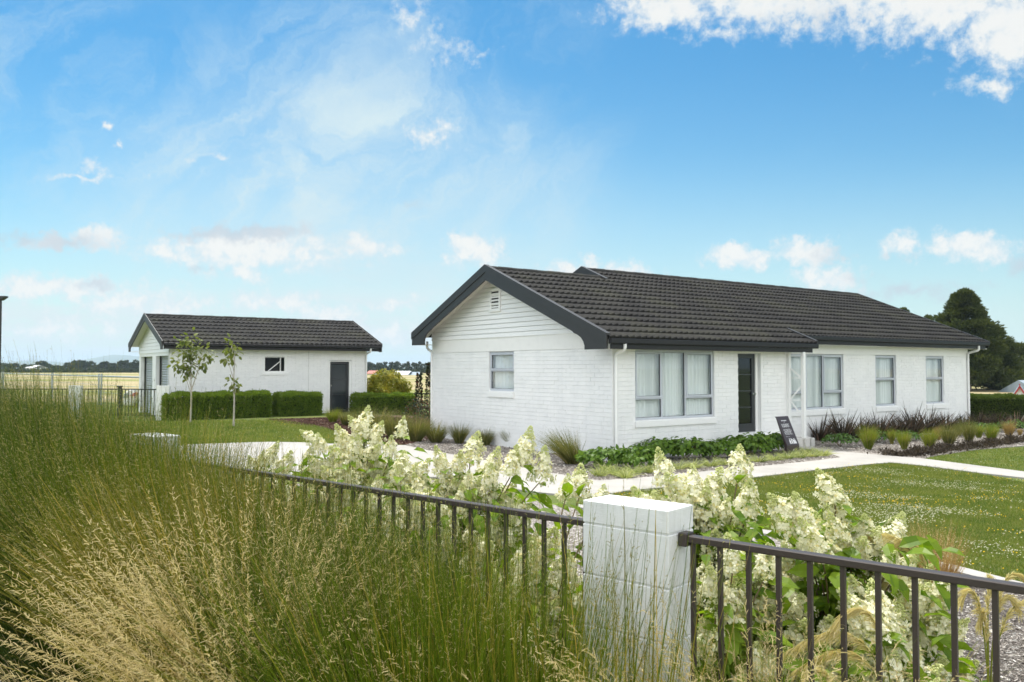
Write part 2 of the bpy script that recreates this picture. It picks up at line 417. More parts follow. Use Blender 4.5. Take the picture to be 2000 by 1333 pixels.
# ------------------------------------------------------------------ ground, paths, beds
def grid_ground():
    xs = np.concatenate([[-6900,-4000,-1500,-600,-250,-120,-70,-45,-30], np.arange(-24, 26.01, .5), [32,45,70,120,250,600,1500,4000,6900]])
    ys = np.concatenate([[-3000,-400,-60,-20,-8], np.arange(-4, 46.01, .5), [52,62,80,110,160,240,400,700,1500,4000,6800]])
    X, Y = np.meshgrid(xs, ys); Z = gh(X, Y)
    v = np.stack([X, Y, Z], -1).reshape(-1, 3); nx = len(xs); ny = len(ys)
    i, j = np.meshgrid(np.arange(nx-1), np.arange(ny-1)); a = (j*nx+i).ravel()
    f = np.stack([a, a+1, a+nx+1, a+nx], 1)
    o = np_mesh('ground', [(v, f, 0)], [GROUND], smooth=True); tag(o, kind='structure'); return o
grid_ground()
def sheet(name, pts, mat, lift=.03, thick=True, px=True):
    P = [gp(*p) if px else Vector((p[0], p[1], 0)) for p in pts]
    bm = bmesh.new(); vs = [bm.verts.new((p.x, p.y, 0)) for p in P]
    f = bm.faces.new(vs); bmesh.ops.triangulate(bm, faces=[f])
    x0 = min(p.x for p in P); x1 = max(p.x for p in P); y0 = min(p.y for p in P); y1 = max(p.y for p in P)
    st = .5
    for k in np.arange(math.floor(x0/st)*st+st, x1, st):
        bmesh.ops.bisect_plane(bm, geom=bm.verts[:]+bm.edges[:]+bm.faces[:], plane_co=(k, 0, 0), plane_no=(1, 0, 0), dist=1e-4)
    for k in np.arange(math.floor(y0/st)*st+st, y1, st):
        bmesh.ops.bisect_plane(bm, geom=bm.verts[:]+bm.edges[:]+bm.faces[:], plane_co=(0, k, 0), plane_no=(0, 1, 0), dist=1e-4)
    if thick:
        r = bmesh.ops.extrude_face_region(bm, geom=bm.faces[:])
        top = [g for g in r['geom'] if isinstance(g, bmesh.types.BMVert)]
        ts = set(top)
    else: ts = set(bm.verts)
    for v in bm.verts: v.co.z = float(gh(v.co.x, v.co.y))+(lift if v in ts else -.05)
    bmesh.ops.recalc_face_normals(bm, faces=bm.faces)
    if not thick:
        for f in bm.faces:
            if f.normal.z < 0: f.normal_flip()
    me = bpy.data.meshes.new(name); bm.to_mesh(me); bm.free(); me.materials.append(mat)
    o = link(name, me); tag(o, kind='structure'); return o

# ------------------------------------------------------------------ houses
def fmap(v0): return lambda s, d, z: (s, v0-d, z)     # wall facing the front (-v)
def gmap(u0): return lambda s, d, z: (u0-d, s, z)     # wall facing the left gable (-u)
def wbox(mb, f, s0, s1, d0, d1, z0, z1, m=0):
    c = [f(s, d, z) for s in (s0, s1) for d in (d0, d1) for z in (z0, z1)]
    return mb.add(c, [(0,1,3,2),(4,6,7,5),(0,4,5,1),(2,3,7,6),(0,2,6,4),(1,5,7,3)], m)
def solid_minus(s0, s1, z0, z1, ops):
    "rectangles covering s0..s1 x z0..z1 without the openings"
    cuts = sorted({s0, s1}|{max(s0, min(s1, v)) for o in ops for v in o[:2]}); out = []
    for a, b in zip(cuts, cuts[1:]):
        if b-a < 1e-4: continue
        zs = z0
        for o in sorted([o for o in ops if o[0] <= a+1e-6 and o[1] >= b-1e-6], key=lambda o: o[2]):
            if o[2] > zs: out.append((a, b, zs, o[2]))
            zs = max(zs, o[3])
        if zs < z1: out.append((a, b, zs, z1))
    return out
def brick_wall(parent, f, s0, s1, z0, z1, ops=(), name='wall', seed=0, cl=.29, ch=.0975):
    r = random.Random(seed); mb = MB()
    for a, b, c, d in solid_minus(s0, s1, z0, z1, ops): wbox(mb, f, a, b, -.18, 0, c, d)
    z = z0; row = 0
    while z < z1-1e-3:
        zt = min(z+ch, z1); s = s0-(cl/2 if row % 2 else 0)
        while s < s1:
            e = min(s+cl, s1); a = max(s, s0)
            segs = [(a, e)]
            for o in ops:
                if o[2] < (z+zt)/2 < o[3]:
                    ns = []
                    for p, q in segs:
                        if o[1] <= p or o[0] >= q: ns.append((p, q)); continue
                        if o[0] > p: ns.append((p, o[0]))
                        if o[1] < q: ns.append((o[1], q))
                    segs = ns
            for p, q in segs:
                if q-p < .02: continue
                g = .0006; h0 = r.uniform(.003, .0065); dm = r.uniform(.008, .012); dd = [dm+r.uniform(-.002, .002) for _ in range(4)]
                jz = r.uniform(-.004, .004); jb = r.uniform(-.004, .004)
                P = [f(p+g, .0005, z+h0*.4), f(q-g, .0005, z+h0*.4), f(q-g, .0005, zt-h0*.4), f(p+g, .0005, zt-h0*.4),
                     f(p+g+.0015, dd[0], z+h0+.001+jz*.7), f(q-g-.0015, dd[1], z+h0+.001+jb*.7), f(q-g-.0015, dd[2], zt-h0+jb), f(p+g+.0015, dd[3], zt-h0+jz)]
                mb.add(P, [(4,5,6,7),(0,1,5,4),(1,2,6,5),(2,3,7,6),(3,0,4,7)])
            s += cl
        z += ch; row += 1
    return mb.build(name, BRICK, parent)
def curtain(parent, f, s0, s1, z0, z1, seed):
    r = random.Random(seed); n = int((s1-s0)/.012); pts = []; ph = 0
    amp = .03
    for i in range(n+1):
        s = s0+(s1-s0)*i/n; ph += 2*math.pi*.012/(.085+.05*math.sin(s*7+seed)+.02*math.sin(s*23+seed*2))
        pts.append((s, amp*math.sin(ph)*(.7+.3*math.sin(s*11+seed))))
    zs = np.linspace(z0, z1, 7); v = []
    for j, z in enumerate(zs):
        k = .55+.45*math.cos(j/6*math.pi*.5)
        for s, d in pts: v.append(f(s+.01*math.sin(z*3+s*9), -.15-d*(1.25-k*.5), z))
    m = n+1; fs = [(j*m+i, j*m+i+1, (j+1)*m+i+1, (j+1)*m+i) for j in range(6) for i in range(n)]
    return MB().add(v, fs).build('curtain', CURT, parent, smooth=True)
def alu_window(parent, f, s0, s1, z0, z1, mull, lights, seed=0, sill=(.17, .05), cur=True):
    """mull: s positions of mullions; lights: list of (s0,s1,z0,z1,opens)"""
    mb = MB(); b = .04; dA, dB = -.10, -.035
    wbox(mb, f, s0, s1, dA, dB, z1-b, z1); wbox(mb, f, s0, s1, dA, dB, z0, z0+b*1.2)
    wbox(mb, f, s0, s0+b, dA, dB-.001, z0+b*1.2, z1-b); wbox(mb, f, s1-b, s1, dA, dB-.001, z0+b*1.2, z1-b)
    for m in mull: wbox(mb, f, m-.024, m+.024, dA, dB-.002, z0+b*1.2, z1-b)
    panes = []
    for a, c, z, w, op in lights:
        a0, c0 = a+.002, c-.002
        k = .038 if op else .004
        if op:   # sash: a second slimmer frame standing proud
            dp = -.018
            wbox(mb, f, a0, c0, dA+.02, dp, w-k, w); wbox(mb, f, a0, c0, dA+.02, dp, z, z+k)
            wbox(mb, f, a0, a0+k, dA+.02, dp-.001, z+k, w-k); wbox(mb, f, c0-k, c0, dA+.02, dp-.001, z+k, w-k)
        d = .006   # dark seal around the glass
        e0, e1, g0, g1 = a0+k, c0-k, z+k, w-k; q = -.045 if not op else -.03
        wbox(mb, f, e0, e1, q-.02, q, g1-d, g1, 1); wbox(mb, f, e0, e1, q-.02, q, g0, g0+d, 1)
        wbox(mb, f, e0, e0+d, q-.02, q-.001, g0+d, g1-d, 1); wbox(mb, f, e1-d*1.6, e1, q-.02, q-.001, g0+d, g1-d, 1)
        panes.append((e0, e1, g0, g1, q-.012))
    # a transom where two lights share a mullion bay
    for a, c, z, w, op in lights:
        if z > z0+b*1.5: wbox(mb, f, a, c, dA, dB-.003, z-.034, z-.002)
    win = mb.build('window', [ALU, RUBBER], parent)
    for e0, e1, g0, g1, q in panes:
        MB().add([f(e0, q, g0), f(e1, q, g0), f(e1, q, g1), f(e0, q, g1)], [(0,1,2,3)]).build('pane', GLASS, win)
    if cur: curtain(win, f, s0+.01, s1-.01, z0+.01, z1-.01, seed)
    if sill:
        h, o = sill; sm = MB()
        c = [f(s, d, z) for s in (s0-.03, s1+.04) for d, z in ((-.035, z0-.004), (o, z0-.03), (o, z0-h), (-.03, z0-h))]
        sm.add(c, [(0,1,2,3),(7,6,5,4),(0,4,5,1),(1,5,6,2),(2,6,7,3),(3,7,4,0)])
        sm.build('sill', WHITE, win, bevel=.004)
    return win
def tiles(parent, regions, slope, vridge, name='tiles'):
    "regions: (u0,u1,veave,vridge,z_at_eave); wave-profiled courses as real relief"
    parts = []
    for u0, u1, ve, vr, ze, v_base, course in regions:
        du = .19/6; us = np.arange(u0, u1+du*.5, du); us = np.append(us[us < u1-1e-3], u1); n = len(us)
        prof = .5+.5*np.sin(us*2*np.pi/.19); prof = prof**1.4
        ks = v_base+np.arange(0, 40)*course
        edges = [ve]+[k for k in ks if ve+.02 < k < vr-.02]+[vr]
        for a, b in zip(edges, edges[1:]):
            lift = .034*np.clip((b-a)/course, .5, 1)
            zb = lambda v: ze+(v-ve)*slope
            rr = rs.normal(0, .0016, n)
            ya = a-.050*prof+rr; yb = np.full(n, b+.01)
            rows = [(ya+.012, zb(a)-.004+.0*prof), (ya, zb(a)+lift*.55+.013*prof), (ya+.012, zb(a)+lift+.030*prof),
                    (.5*(ya+yb), zb(.5*(a+b))+lift*.55+.026*prof), (yb, zb(b)+lift*.1+.015*prof)]
            v = np.concatenate([np.stack([us, y, z*np.ones(n)], 1) for y, z in rows]); i = np.arange(n-1)
            f = np.concatenate([np.stack([j*n+i, j*n+i+1, (j+1)*n+i+1, (j+1)*n+i], 1) for j in range(4)])
            parts.append((v, f, 0))
    return parts
def barge(parent, u, prof_v, z_of, depth, tail_v, tail_z, flat_v, th=.045, name='barge_board', off=0.):
    pass

def main_house():
    H = thing('brick_house', 'long low white painted brick house with a dark tiled roof', 'house', (HOUSE[0], HOUSE[1], 0), ANG)
    T = .415
    zt = lambda v: 2.71+T*(v+.4)
    FW = [( .68, 3.33, .88, 2.47), (4.22, 5.10, .43, 2.43)]
    brick_wall(H, fmap(0), 0, 6.15, -.1, 2.5, FW, seed=1)
    GW = [(3.70, 4.84, 1.46, 2.49)]
    brick_wall(H, gmap(0), 0, 7.84, -.1, 2.5, GW, seed=2)
    W2 = [(7.02, 9.64, .89, 2.46), (11.33, 12.50, .89, 2.46), (14.30, 15.46, .89, 2.46)]
    brick_wall(H, fmap(.55), 6.15, 17.10, -.1, 2.47, W2, seed=3)
    mb = MB(); mb.box(5.97, 6.149, .19, .54, -.1, 2.49); mb.box(17.101, 17.28-.18, .56, 9.6, -.1, 2.7)
    mb.box(0.01, 3.5, 7.66, 7.83, -.1, 2.9); mb.box(3.6, 17.1, 9.5, 9.68, -.1, 2.8); mb.box(3.6, 3.78, 7.66, 9.5, -.1, 2.9)
    mb.build('wall', BRICK, H)
    # smooth band over the bricks, then weatherboards up to the ridge
    zl = lambda v: min(2.66+T*(v+.4), 2.66+T*(4.3+4.7-v-.0)) if True else 0
    b = MB()
    b.add([(-.022, 0, 2.502), (-.022, 7.84, 2.502), (-.022, 7.84, 2.868), (-.022, 0, 2.7), (-.022, .35, 2.868)], [(0,1,2,4,3)])
    b.add([(-.022, 0, 2.502), (-.022, 7.84, 2.502), (0.0, 7.84, 2.502), (0., 0, 2.502)], [(0,1,2,3)])
    b.build('fascia_band', M_paint('band_paint', (.78, .775, .75), .5, .003, .12), H)
    w = MB(); z = 2.868; p = .122
    def vr(z): return max((z-2.64)/T-.4, 0), min(4.3+(4.59-z)/T, 7.84)
    while z < 4.5:
        zt_ = min(z+p-.011, 4.575); a0, a1 = vr(z); b0, b1 = vr(zt_)
        w.add([(-.048, a0, z), (-.048, a1, z), (-.030, b1, zt_), (-.030, b0, zt_)], [(0,1,2,3)])
        w.add([(-.048, a0, z), (-.048, a1, z), (-.002, a1, z+.001), (-.002, a0, z+.001)], [(0,1,2,3)])
        w.add([(-.030, b0, zt_), (-.030, b1, zt_), (-.002, b1, zt_-.002), (-.002, b0, zt_-.002)], [(0,1,2,3)])
        z += p
    w.add([(0, 0, 2.6), (0, 7.84, 2.6), (0, 7.84, 3.1), (0, 4.3, 4.58), (0, 0, 2.85)], [(0,1,2,3,4)])
    w.build('weatherboards', WHITE, H)
    # gable vent
    m = MB(); v0, v1, z0, z1 = 4.24, 4.72, 3.58, 4.16; g = gmap(0)
    wbox(m, g, v0, v1, .03, .075, z1-.055, z1); wbox(m, g, v0, v1, .03, .075, z0, z0+.055)
    wbox(m, g, v0, v0+.06, .03, .074, z0+.055, z1-.055); wbox(m, g, v1-.06, v1, .03, .074, z0+.055, z1-.055)
    wbox(m, g, v0-.02, v1+.02, .03, .095, z0-.03, z0)
    wbox(m, g, v0+.06, v1-.06, .041, .043, z0+.055, z1-.055, 1)
    vent = m.build('gable_vent', [WHITE, DARKROOM], H)
    m = MB()
    for i in range(5):
        zz = z0+.075+i*.086
        m.add([g(v0+.06, .070, zz), g(v1-.06, .070, zz), g(v1-.06, .062, zz+.042), g(v0+.06, .062, zz+.042),
               g(v0+.06, .045, zz), g(v1-.06, .045, zz), g(v1-.06, .045, zz+.042), g(v0+.06, .045, zz+.042)],
              [(0,1,2,3),(7,6,5,4),(0,1,5,4),(2,3,7,6)])
    tag(m.build('louvre', WHITE, vent), None)
    # roofs
    parts = tiles(H, [(-.46, 3.52, -.40, 4.28, 2.71, -.4, .36), (3.52, 6.93, -.40, 5.04, 2.71, -.4, .36), (6.93, 17.74, .15, 5.04, zt(.15), -.4, .36)], T, 0)
    rf = np_mesh('roof', parts, [ROOF], H)
    back = MB()
    def slab(u0, u1, va, za, vb, zb, th=.05):
        back.prism([(va, za), (vb, zb), (vb, zb-th), (va, za-th)], 0, u0, u1)
    slab(-.44, 6.9, -.38, zt(-.38)-.008, 4.3, zt(4.3)-.008); slab(-.44, 3.5, 4.3, zt(4.3), 8.25, zt(4.3)-T*3.95+.02, .06)
    slab(3.5, 17.7, 4.301, zt(4.301)-.009, 5.06, zt(5.06)-.009); slab(6.95, 17.7, .18, zt(.18)-.01, 4.29, zt(4.29)-.01)
    slab(3.5, 17.7, 5.061, zt(5.06), 10.1, zt(5.06)-T*5.04, .06)
    back.build('underlay', ROOF, rf)
    # ridge caps
    def cap(u0, u1, v, z, name='ridge_cap'):
        c = MB(); n = int((u1-u0)/.4)
        for i in range(n):
            a = u0+(u1-u0)*i/n; bq = u0+(u1-u0)*(i+1)/n+.03; r0 = .012 if i % 2 else .006
            c.prism([(v-.13, z-.05+r0), (v-.10, z+.0+r0), (v-.03, z+.045+r0), (v+.03, z+.045+r0), (v+.10, z+.0+r0), (v+.13, z-.05+r0)], 0, a, bq)
        return c.build(name, ROOF, rf)
    cap(-.5, 3.6, 4.3, zt(4.3)+.01); cap(3.48, 17.76, 5.06, zt(5.06)+.01)
    # barge boards of the near gable: flared tail at the eave
    def bargeboard(u0, u1, ridge_v, sign, ve, zbot, inner, mat=BLACK, strip=True, dep=.335):
        # profile in (v,z); sign=-1 runs to the front eave, +1 to the back
        zr = zt(ridge_v)+.02
        L = abs(ve-ridge_v); ze = zr-T*L
        q = lambda d, z: (ridge_v+sign*d, z)
        pts = [q(0, zr+.0), q(0, zr-dep)]
        if zbot is not None:
            t = L-inner
            zi = zr-dep-T*(t-.42); pts += [q(t-.42, zi), q(t-.36, zi-.045), q(t-.24, zi-.085), q(t-.12, zi-.15), q(t-.04, zi-.24), q(t, max(zbot+.02, zi-.33)), q(t, zbot), q(L, zbot), q(L, ze)]
        else: pts += [q(L, ze-dep), q(L, ze)]
        m = MB(); n = len(pts); vs = [(u0, a, b) for a, b in pts]+[(u1, a, b) for a, b in pts]
        m.add(vs, [list(range(n)), list(range(n, 2*n))[::-1]]+[(i, (i+1) % n, n+(i+1) % n, n+i) for i in range(n)])
        o = m.build('barge_board', mat, H)
        if strip:
            s = MB(); d = .135
            pp = [q(0, zr+.045), q(0, zr-d), q(L+.015, ze-d-T*.015), q(L+.015, ze+.03)]
            s.prism(pp, 0, u0-.018, u0-.001) if False else s.add([(u0-.02, a, b) for a, b in pp]+[(u0-.002, a, b) for a, b in pp], [(0,1,2,3),(7,6,5,4),(0,4,5,1),(1,5,6,2),(2,6,7,3),(3,7,4,0)])
            # cap folded over the tile edge
            pp2 = [q(0, zr+.075), q(0, zr+.045), q(L+.015, ze+.03), q(L+.015, ze+.06)]
            s.add([(u0-.02, a, b) for a, b in pp2]+[(u0+.10, a, b) for a, b in pp2], [(0,1,2,3),(7,6,5,4),(0,4,5,1),(1,5,6,2),(2,6,7,3),(3,7,4,0)])
            s.build('barge_cap', BLACK, o)
        return o
    bargeboard(-.5, -.455, 4.3, -1, -.36, 2.465, .72)
    bargeboard(-.5, -.455, 4.3, 1, 8.22, 2.735, .72)
    bargeboard(3.44, 3.48, 5.06, -1, 4.03, None, 0, dep=.15); bargeboard(3.44, 3.48, 5.06, 1, 9.0, None, 0, dep=.3)
    m = MB(); m.add([(3.55, 4.35, 4.5), (3.55, 5.06, zt(5.06)-.03), (3.55, 8.5, zt(5.06)-T*3.44), (3.55, 8.2, 2.8), (3.55, 4.35, 2.8)], [(0,1,2,3,4)])
    m.build('gable_end', BLACK, H)
    m = MB()   # verge cap where the front roof ends beside the porch
    a = Vector((6.94, -.40, zt(-.4)+.055)); c = Vector((6.94, .50, zt(.5)+.055)); m.bar(a, c, .09, .05)
    m.bar(a-Vector((0,0,.10)), Vector((6.955, .15, zt(.15)-.05)), .03, .16); m.build('verge_cap', BLACK, rf)
    m = MB(); a = Vector((17.76, .12, zt(.12)+.04)); c = Vector((17.76, 5.06, zt(5.06)+.04)); m.bar(a, c, .08, .05)
    m.bar(a-Vector((0,0,.12)), c-Vector((0,0,.12)), .04, .2); m.build('verge_cap', BLACK, rf)
    # gutters and fascias
    def gutter(u0, u1, v, z, e=0):
        m = MB(); m.prism([(v-.085, z-.01), (v-.095, z-.005), (v-.10, z-.02), (v-.10, z-.10), (v-.08, z-.125), (v, z-.125), (v, z-.02)], 0, u0, u1)
        m.build('gutter', GUTTER, H)
        m = MB(); m.box(u0+.05, u1-.18, v-.035, v+.0, z-.235, z-.127); m.build('fascia', GUTTER, H)
    gutter(-.455, 6.93, -.37, 2.70); gutter(6.965, 17.72, .18, zt(.18))
    m = MB(); m.box(-.0, 6.7, -.37, -.008, 2.478, 2.5); m.box(6.15, 17.72, .18, .545, 2.715, 2.735)
    m.box(5.9, 6.7, 0.001, .56, 2.478, 2.5)
    m.build('soffit', SOFFIT, H)
    m = MB()   # sloping rake soffits under the near gable
    for sg, ve in ((-1, -.34), (1, 8.18)):
        L = abs(ve-4.3); zr = zt(4.3)-.07
        vs = [(-.45, 4.3, zr), (-.001, 4.3, zr), (-.001, 4.3+sg*L, zr-T*L), (-.45, 4.3+sg*L, zr-T*L)]
        m.add(vs+[(a, b, c-.012) for a, b, c in vs], [(0,1,2,3),(7,6,5,4),(0,4,5,1),(2,6,7,3)])
    m.box(-.45, -.001, -.33, .0, 2.468, 2.478); m.box(-.45, -.03, 7.86, 8.17, 2.74, 2.75); m.box(-.45, 3.3, 7.85, 8.2, 2.752, 2.76)
    m.build('soffit', SOFFIT, H)
    m = MB(); m.box(6.15, 17.1, .535, .549, 2.475, 2.712); m.box(6.15, 17.1, .525, .5345, 2.465, 2.485); m.build('fascia_band', MATS.get('x', WHITE), H)
    # windows
    f0 = fmap(0); f2 = fmap(.55); g0 = gmap(0)
    alu_window(H, f0, .685, 3.325, .885, 2.465, [1.565, 2.355],
        [(.725, 1.541, 1.38, 2.425, True), (.725, 1.541, .933, 1.345, False), (1.589, 2.331, .933, 2.425, False), (2.379, 3.285, 1.38, 2.425, True), (2.379, 3.285, .933, 1.345, False)], 1, (.16, .05))
    alu_window(H, g0, 3.705, 4.835, 1.465, 2.485, [], [(3.745, 4.795, 2.01, 2.445, True), (3.745, 4.795, 1.513, 1.975, False)], 2, (.17, .05))
    alu_window(H, f2, 7.025, 9.635, .895, 2.455, [7.90, 8.68],
        [(7.065, 7.876, 1.38, 2.415, True), (7.065, 7.876, .943, 1.345, False), (7.924, 8.656, .943, 2.415, False), (8.704, 9.595, 1.38, 2.415, True), (8.704, 9.595, .943, 1.345, False)], 3, (.17, .05))
    for k, a in enumerate((11.335, 14.305)):
        alu_window(H, f2, a, a+1.155, .895, 2.455, [], [(a+.04, a+1.115, 1.72, 2.415, True), (a+.04, a+1.115, .943, 1.685, False)], 5+k, (.17, .05))
    # front door
    d = MB(); fd = lambda *q: wbox(d, f0, *q)
    a, c, z0, z1 = 4.27, 5.0, .45, 2.42
    fd(a, a+.10, -.15, -.10, z0, z1); fd(c-.12, c, -.15, -.10, z0, z1); fd(a+.1, c-.12, -.149, -.101, z0, z0+.2); fd(a+.1, c-.12, -.149, -.101, z1-.11, z1)
    for i in (1, 2, 3): zz = z0+.2+(z1-z0-.31)*i/4; fd(a+.1, c-.12, -.145, -.112, zz-.014, zz+.014)
    door = d.build('front_door', DARKDOOR, H)
    MB().box(a+.1, c-.12, .128, .134, z0+.2, z1-.11).build('pane', M_simple('dark_glass', (.012, .014, .016), .04), door)
    m = MB(); m.tube([(c-.06, .10, 1.40), (c-.06, .05, 1.40)], .012); m.tube([(c-.06, .055, 1.40), (c-.06, .03, 1.40)], .032, .026, 12); m.tube([(c-.06, .101, 1.40), (c-.06, .095, 1.40)], .035)
    m.build('handle', CHROME, door, smooth=True)
    m = MB(); wbox(m, f0, 5.0, 5.095, -.16, -.07, .43, 2.425); wbox(m, f0, 4.225, 4.27, -.16, -.09, .43, 2.425); wbox(m, f0, 4.27, 5.0, -.16, -.09, 2.42, 2.428)
    wbox(m, f0, 4.2, 5.14, -.16, .04, .36, .44); wbox(m, f0, 5.10, 5.15, .0, .018, .44, 2.44); m.build('door_frame', WHITE, H, bevel=.003)
    # step, porch pier, posts and diagonal trellis
    m = MB(); m.box(3.95, 6.55, -.44, -.012, -.1, .25); m.build('porch_step', PIER, H, bevel=.008)
    m = MB(); m.box(6.25, 6.45, -.50, -.445, -.1, .235); m.box(6.555, 6.70, -.48, .50, -.1, .235); m.build('porch_pier', PIER, H, bevel=.006)
    def post(u, v, z0=.25): return MB().box(u-.045, u+.045, v-.045, v+.045, z0, 2.477).build('porch_post', WHITE, H, bevel=.004)
    post(6.20, -.055); post(6.36, -.385)
    m = MB(); A = Vector((6.21, -.10, 0)); B = Vector((6.35, -.34, 0))
    zz = [2.02, 1.78, 1.56, 1.20, 1.12, .80]
    for za, zb, fl in ((2.06, 1.80, 0), (1.60, 1.24, 1), (1.20, .82, 0)):
        a, c = (A, B) if not fl else (B, A)
        m.bar(a+Vector((0,0,za)), c+Vector((0,0,zb)), .036, .036)
    m.bar(A+Vector((0,0,1.80)), B+Vector((0,0,1.80)), .022, .022); m.bar(A+Vector((0,0,1.22)), B+Vector((0,0,1.22)), .022, .022)
    m.build('porch_trellis', WHITE, H)
    # downpipes
    def pipe(pts, r=.038):
        o = MB().tube(pts, r, n=12).build('downpipe', WHITE, H, smooth=True)
        for z in (1.85, .55):
            m = MB(); m.tube([(pts[-1][0], pts[-1][1], z), (pts[-1][0], pts[-1][1], z+.03)], r+.006, n=12); m.box(pts[-1][0]-.02, pts[-1][0]+.02, pts[-1][1], pts[-1][1]+.05, z+.005, z+.02); m.build('pipe_bracket', WHITE, o)
    pipe([(-.02, -.42, 2.58), (-.02, -.42, 2.50), (-.015, -.40, 2.46), (.04, -.12, 2.38), (.055, -.06, 2.33), (.055, -.055, 2.28), (.055, -.055, .02)])
    pipe([(17.02, .13, 2.82), (17.02, .13, 2.70), (17.02, .16, 2.66), (17.03, .43, 2.60), (17.03, .49, 2.56), (17.03, .495, 2.5), (17.03, .495, .0)])
    pipe([(-.02, 8.15, 2.86), (-.02, 8.15, 2.68), (-.02, 8.1, 2.63), (-.01, 7.9, 2.55), (-.01, 7.88, 2.5), (-.01, 7.88, .1)])
    return H
main_house()

def shed():
    B0 = .30
    H = thing('brick_garage', 'small white painted brick garage with dark tiled gable roof and two roller doors', 'garage', (SHED[0], SHED[1], B0), ANG)
    T = .382; RV = 2.4; ze = 2.95-B0; zt = lambda v: ze+T*(v+.4)
    top = 2.46
    ops = [(3.29, 4.13, 1.90-B0, 2.53-B0), (5.84, 6.80, -.1, 2.36-B0)]
    brick_wall(H, fmap(0), 0, 7.46, -.15, top, ops, seed=21)
    gops = [(.22, 2.05, -.1, 2.50-B0), (2.62, 4.62, -.1, 2.50-B0)]
    m = MB(); f = gmap(0)
    for a, b, c, d in solid_minus(0.001, 4.9, -.15, 2.62-B0, gops): wbox(m, f, a, b, -.42, 0, c, d)
    m.build('wall', BRICK, H)
    m = MB(); m.box(.01, 7.45, 4.72, 4.88, -.15, top); m.box(7.28, 7.46, .19, 4.7, -.15, top)
    m.add([(7.46, 0, top), (7.46, 4.8, top), (7.46, 2.4, 1.07+top)], [(0,1,2)]); m.build('wall', BRICK, H)
    w = MB(); z = 2.62-B0; 
    def vr(z): return max((z-(ze-.06))/T-.4, 0), min(5.2-(z-(ze-.06))/T, 4.9)
    while z < 3.85-B0:
        z2 = z+.115; a0, a1 = vr(z); b0, b1 = vr(z2)
        w.add([(-.034, a0, z), (-.034, a1, z), (-.018, b1, z2), (-.018, b0, z2)], [(0,1,2,3)])
        w.add([(-.034, a0, z), (-.034, a1, z), (-.004, a1, z+.001), (-.004, a0, z+.001)], [(0,1,2,3)])
        z += .127
    w.add([(-.003, 0, 2.6-B0), (-.003, 4.9, 2.6-B0), (-.003, 4.9, 2.95-B0), (-.003, 2.4, 3.92-B0), (-.003, 0, 2.95-B0)], [(0,1,2,3,4)])
    w.build('weatherboards', WHITE, H)
    for a, b in ((.22, 2.05), (2.62, 4.62)):
        m = MB(); n = 26; v = []; h = 2.20
        for i in range(n*4+1):
            zz = -.1+i*(h+.1)/(n*4); v += [(.19+.012*math.sin(i*math.pi/2), a-.02, zz), (.19+.012*math.sin(i*math.pi/2), b+.02, zz)]
        m.add(v, [(2*i, 2*i+1, 2*i+3, 2*i+2) for i in range(n*4)]); rd = m.build('roller_door', ROLLER, H)
        m = MB(); m.box(.13, .17, b-.06, b-.002, -.1, h); m.box(.13, .17, a+.002, a+.06, -.1, h); m.box(.165, .172, a+.05, b-.05, -.1, -.02); m.build('door_track', RUBBER, rd)
    # high window: dark opening with a propped sash
    m = MB(); f0 = fmap(0); s0, s1, z0, z1 = 3.29, 4.13, 1.90-B0, 2.53-B0
    wbox(m, f0, s0-.03, s1+.03, -.02, .012, z1-.05, z1+.03); wbox(m, f0, s0-.03, s0+.05, -.02, .011, z0, z1-.05); wbox(m, f0, s1-.05, s1+.03, -.02, .011, z0, z1-.05); wbox(m, f0, s0, s1, -.08, .010, z0, z0+.05)
    win = m.build('window', WHITE, H, bevel=.002)
    m = MB(); wbox(m, f0, s0+.04, s1-.04, -.16, -.12, z0+.04, z1-.04); m.build('pane', M_simple('dark_glass2', (.01, .011, .012), .1), win)
    m = MB(); a = Vector(f0(s0+.20, -.06, z0+.06)); c = Vector(f0(s1-.20, -.06, z1-.22)); m.bar(a, c, .02, .03); wbox(m, f0, s1-.20, s1-.17, -.08, -.05, z0+.05, z1-.07); wbox(m, f0, s0+.06, s1-.06, -.08, -.05, z1-.08, z1-.06)
    m.build('sash_stay', WHITE, win)
    m = MB(); wbox(m, f0, s0-.06, s1+.09, -.02, .035, z0-.10, z0-.003); m.build('sill', WHITE, win, bevel=.004)
    # side door
    a, c, h = 5.90, 6.70, 2.31-B0
    m = MB(); wbox(m, f0, a, a+.10, -.10, -.05, 0, h); wbox(m, f0, c-.10, c, -.10, -.05, 0, h); wbox(m, f0, a+.1, c-.1, -.099, -.051, 0, .12); wbox(m, f0, a+.1, c-.1, -.099, -.051, h-.09, h)
    for i in (1, 2): zz = .12+(h-.21)*i/3; wbox(m, f0, a+.1, c-.1, -.098, -.055, zz-.015, zz+.015)
    door = m.build('side_door', DARKDOOR, H)
    m = MB()
    for i in range(3): wbox(m, f0, a+.1, c-.1, -.08, -.074, .12+(h-.21)*i/3+.015, .12+(h-.21)*(i+1)/3-.015)
    m.build('pane', M_simple('dark_glass3', (.03, .036, .04), .12), door)
    m = MB(); m.tube([(a+.05, .05, 1.08), (a+.05, .005, 1.08)], .022, n=10); m.build('handle', CHROME, door)
    m = MB(); wbox(m, f0, 5.845, 5.90, -.12, -.0, 0, h+.03); wbox(m, f0, 6.70, 6.795, -.12, -.0, 0, h+.03); wbox(m, f0, 5.90, 6.70, -.12, 0, h, h+.03); m.build('door_frame', WHITE, H)
    m = MB(); wbox(m, f0, 5.015, 5.03, .008, .014, 0, top); m.build('control_joint', M_simple('joint_seal', (.55, .55, .53), .7), H)
    parts = tiles(H, [(-.31, 7.88, -.40, RV-.02, ze, -.4, .36)], T, 0)
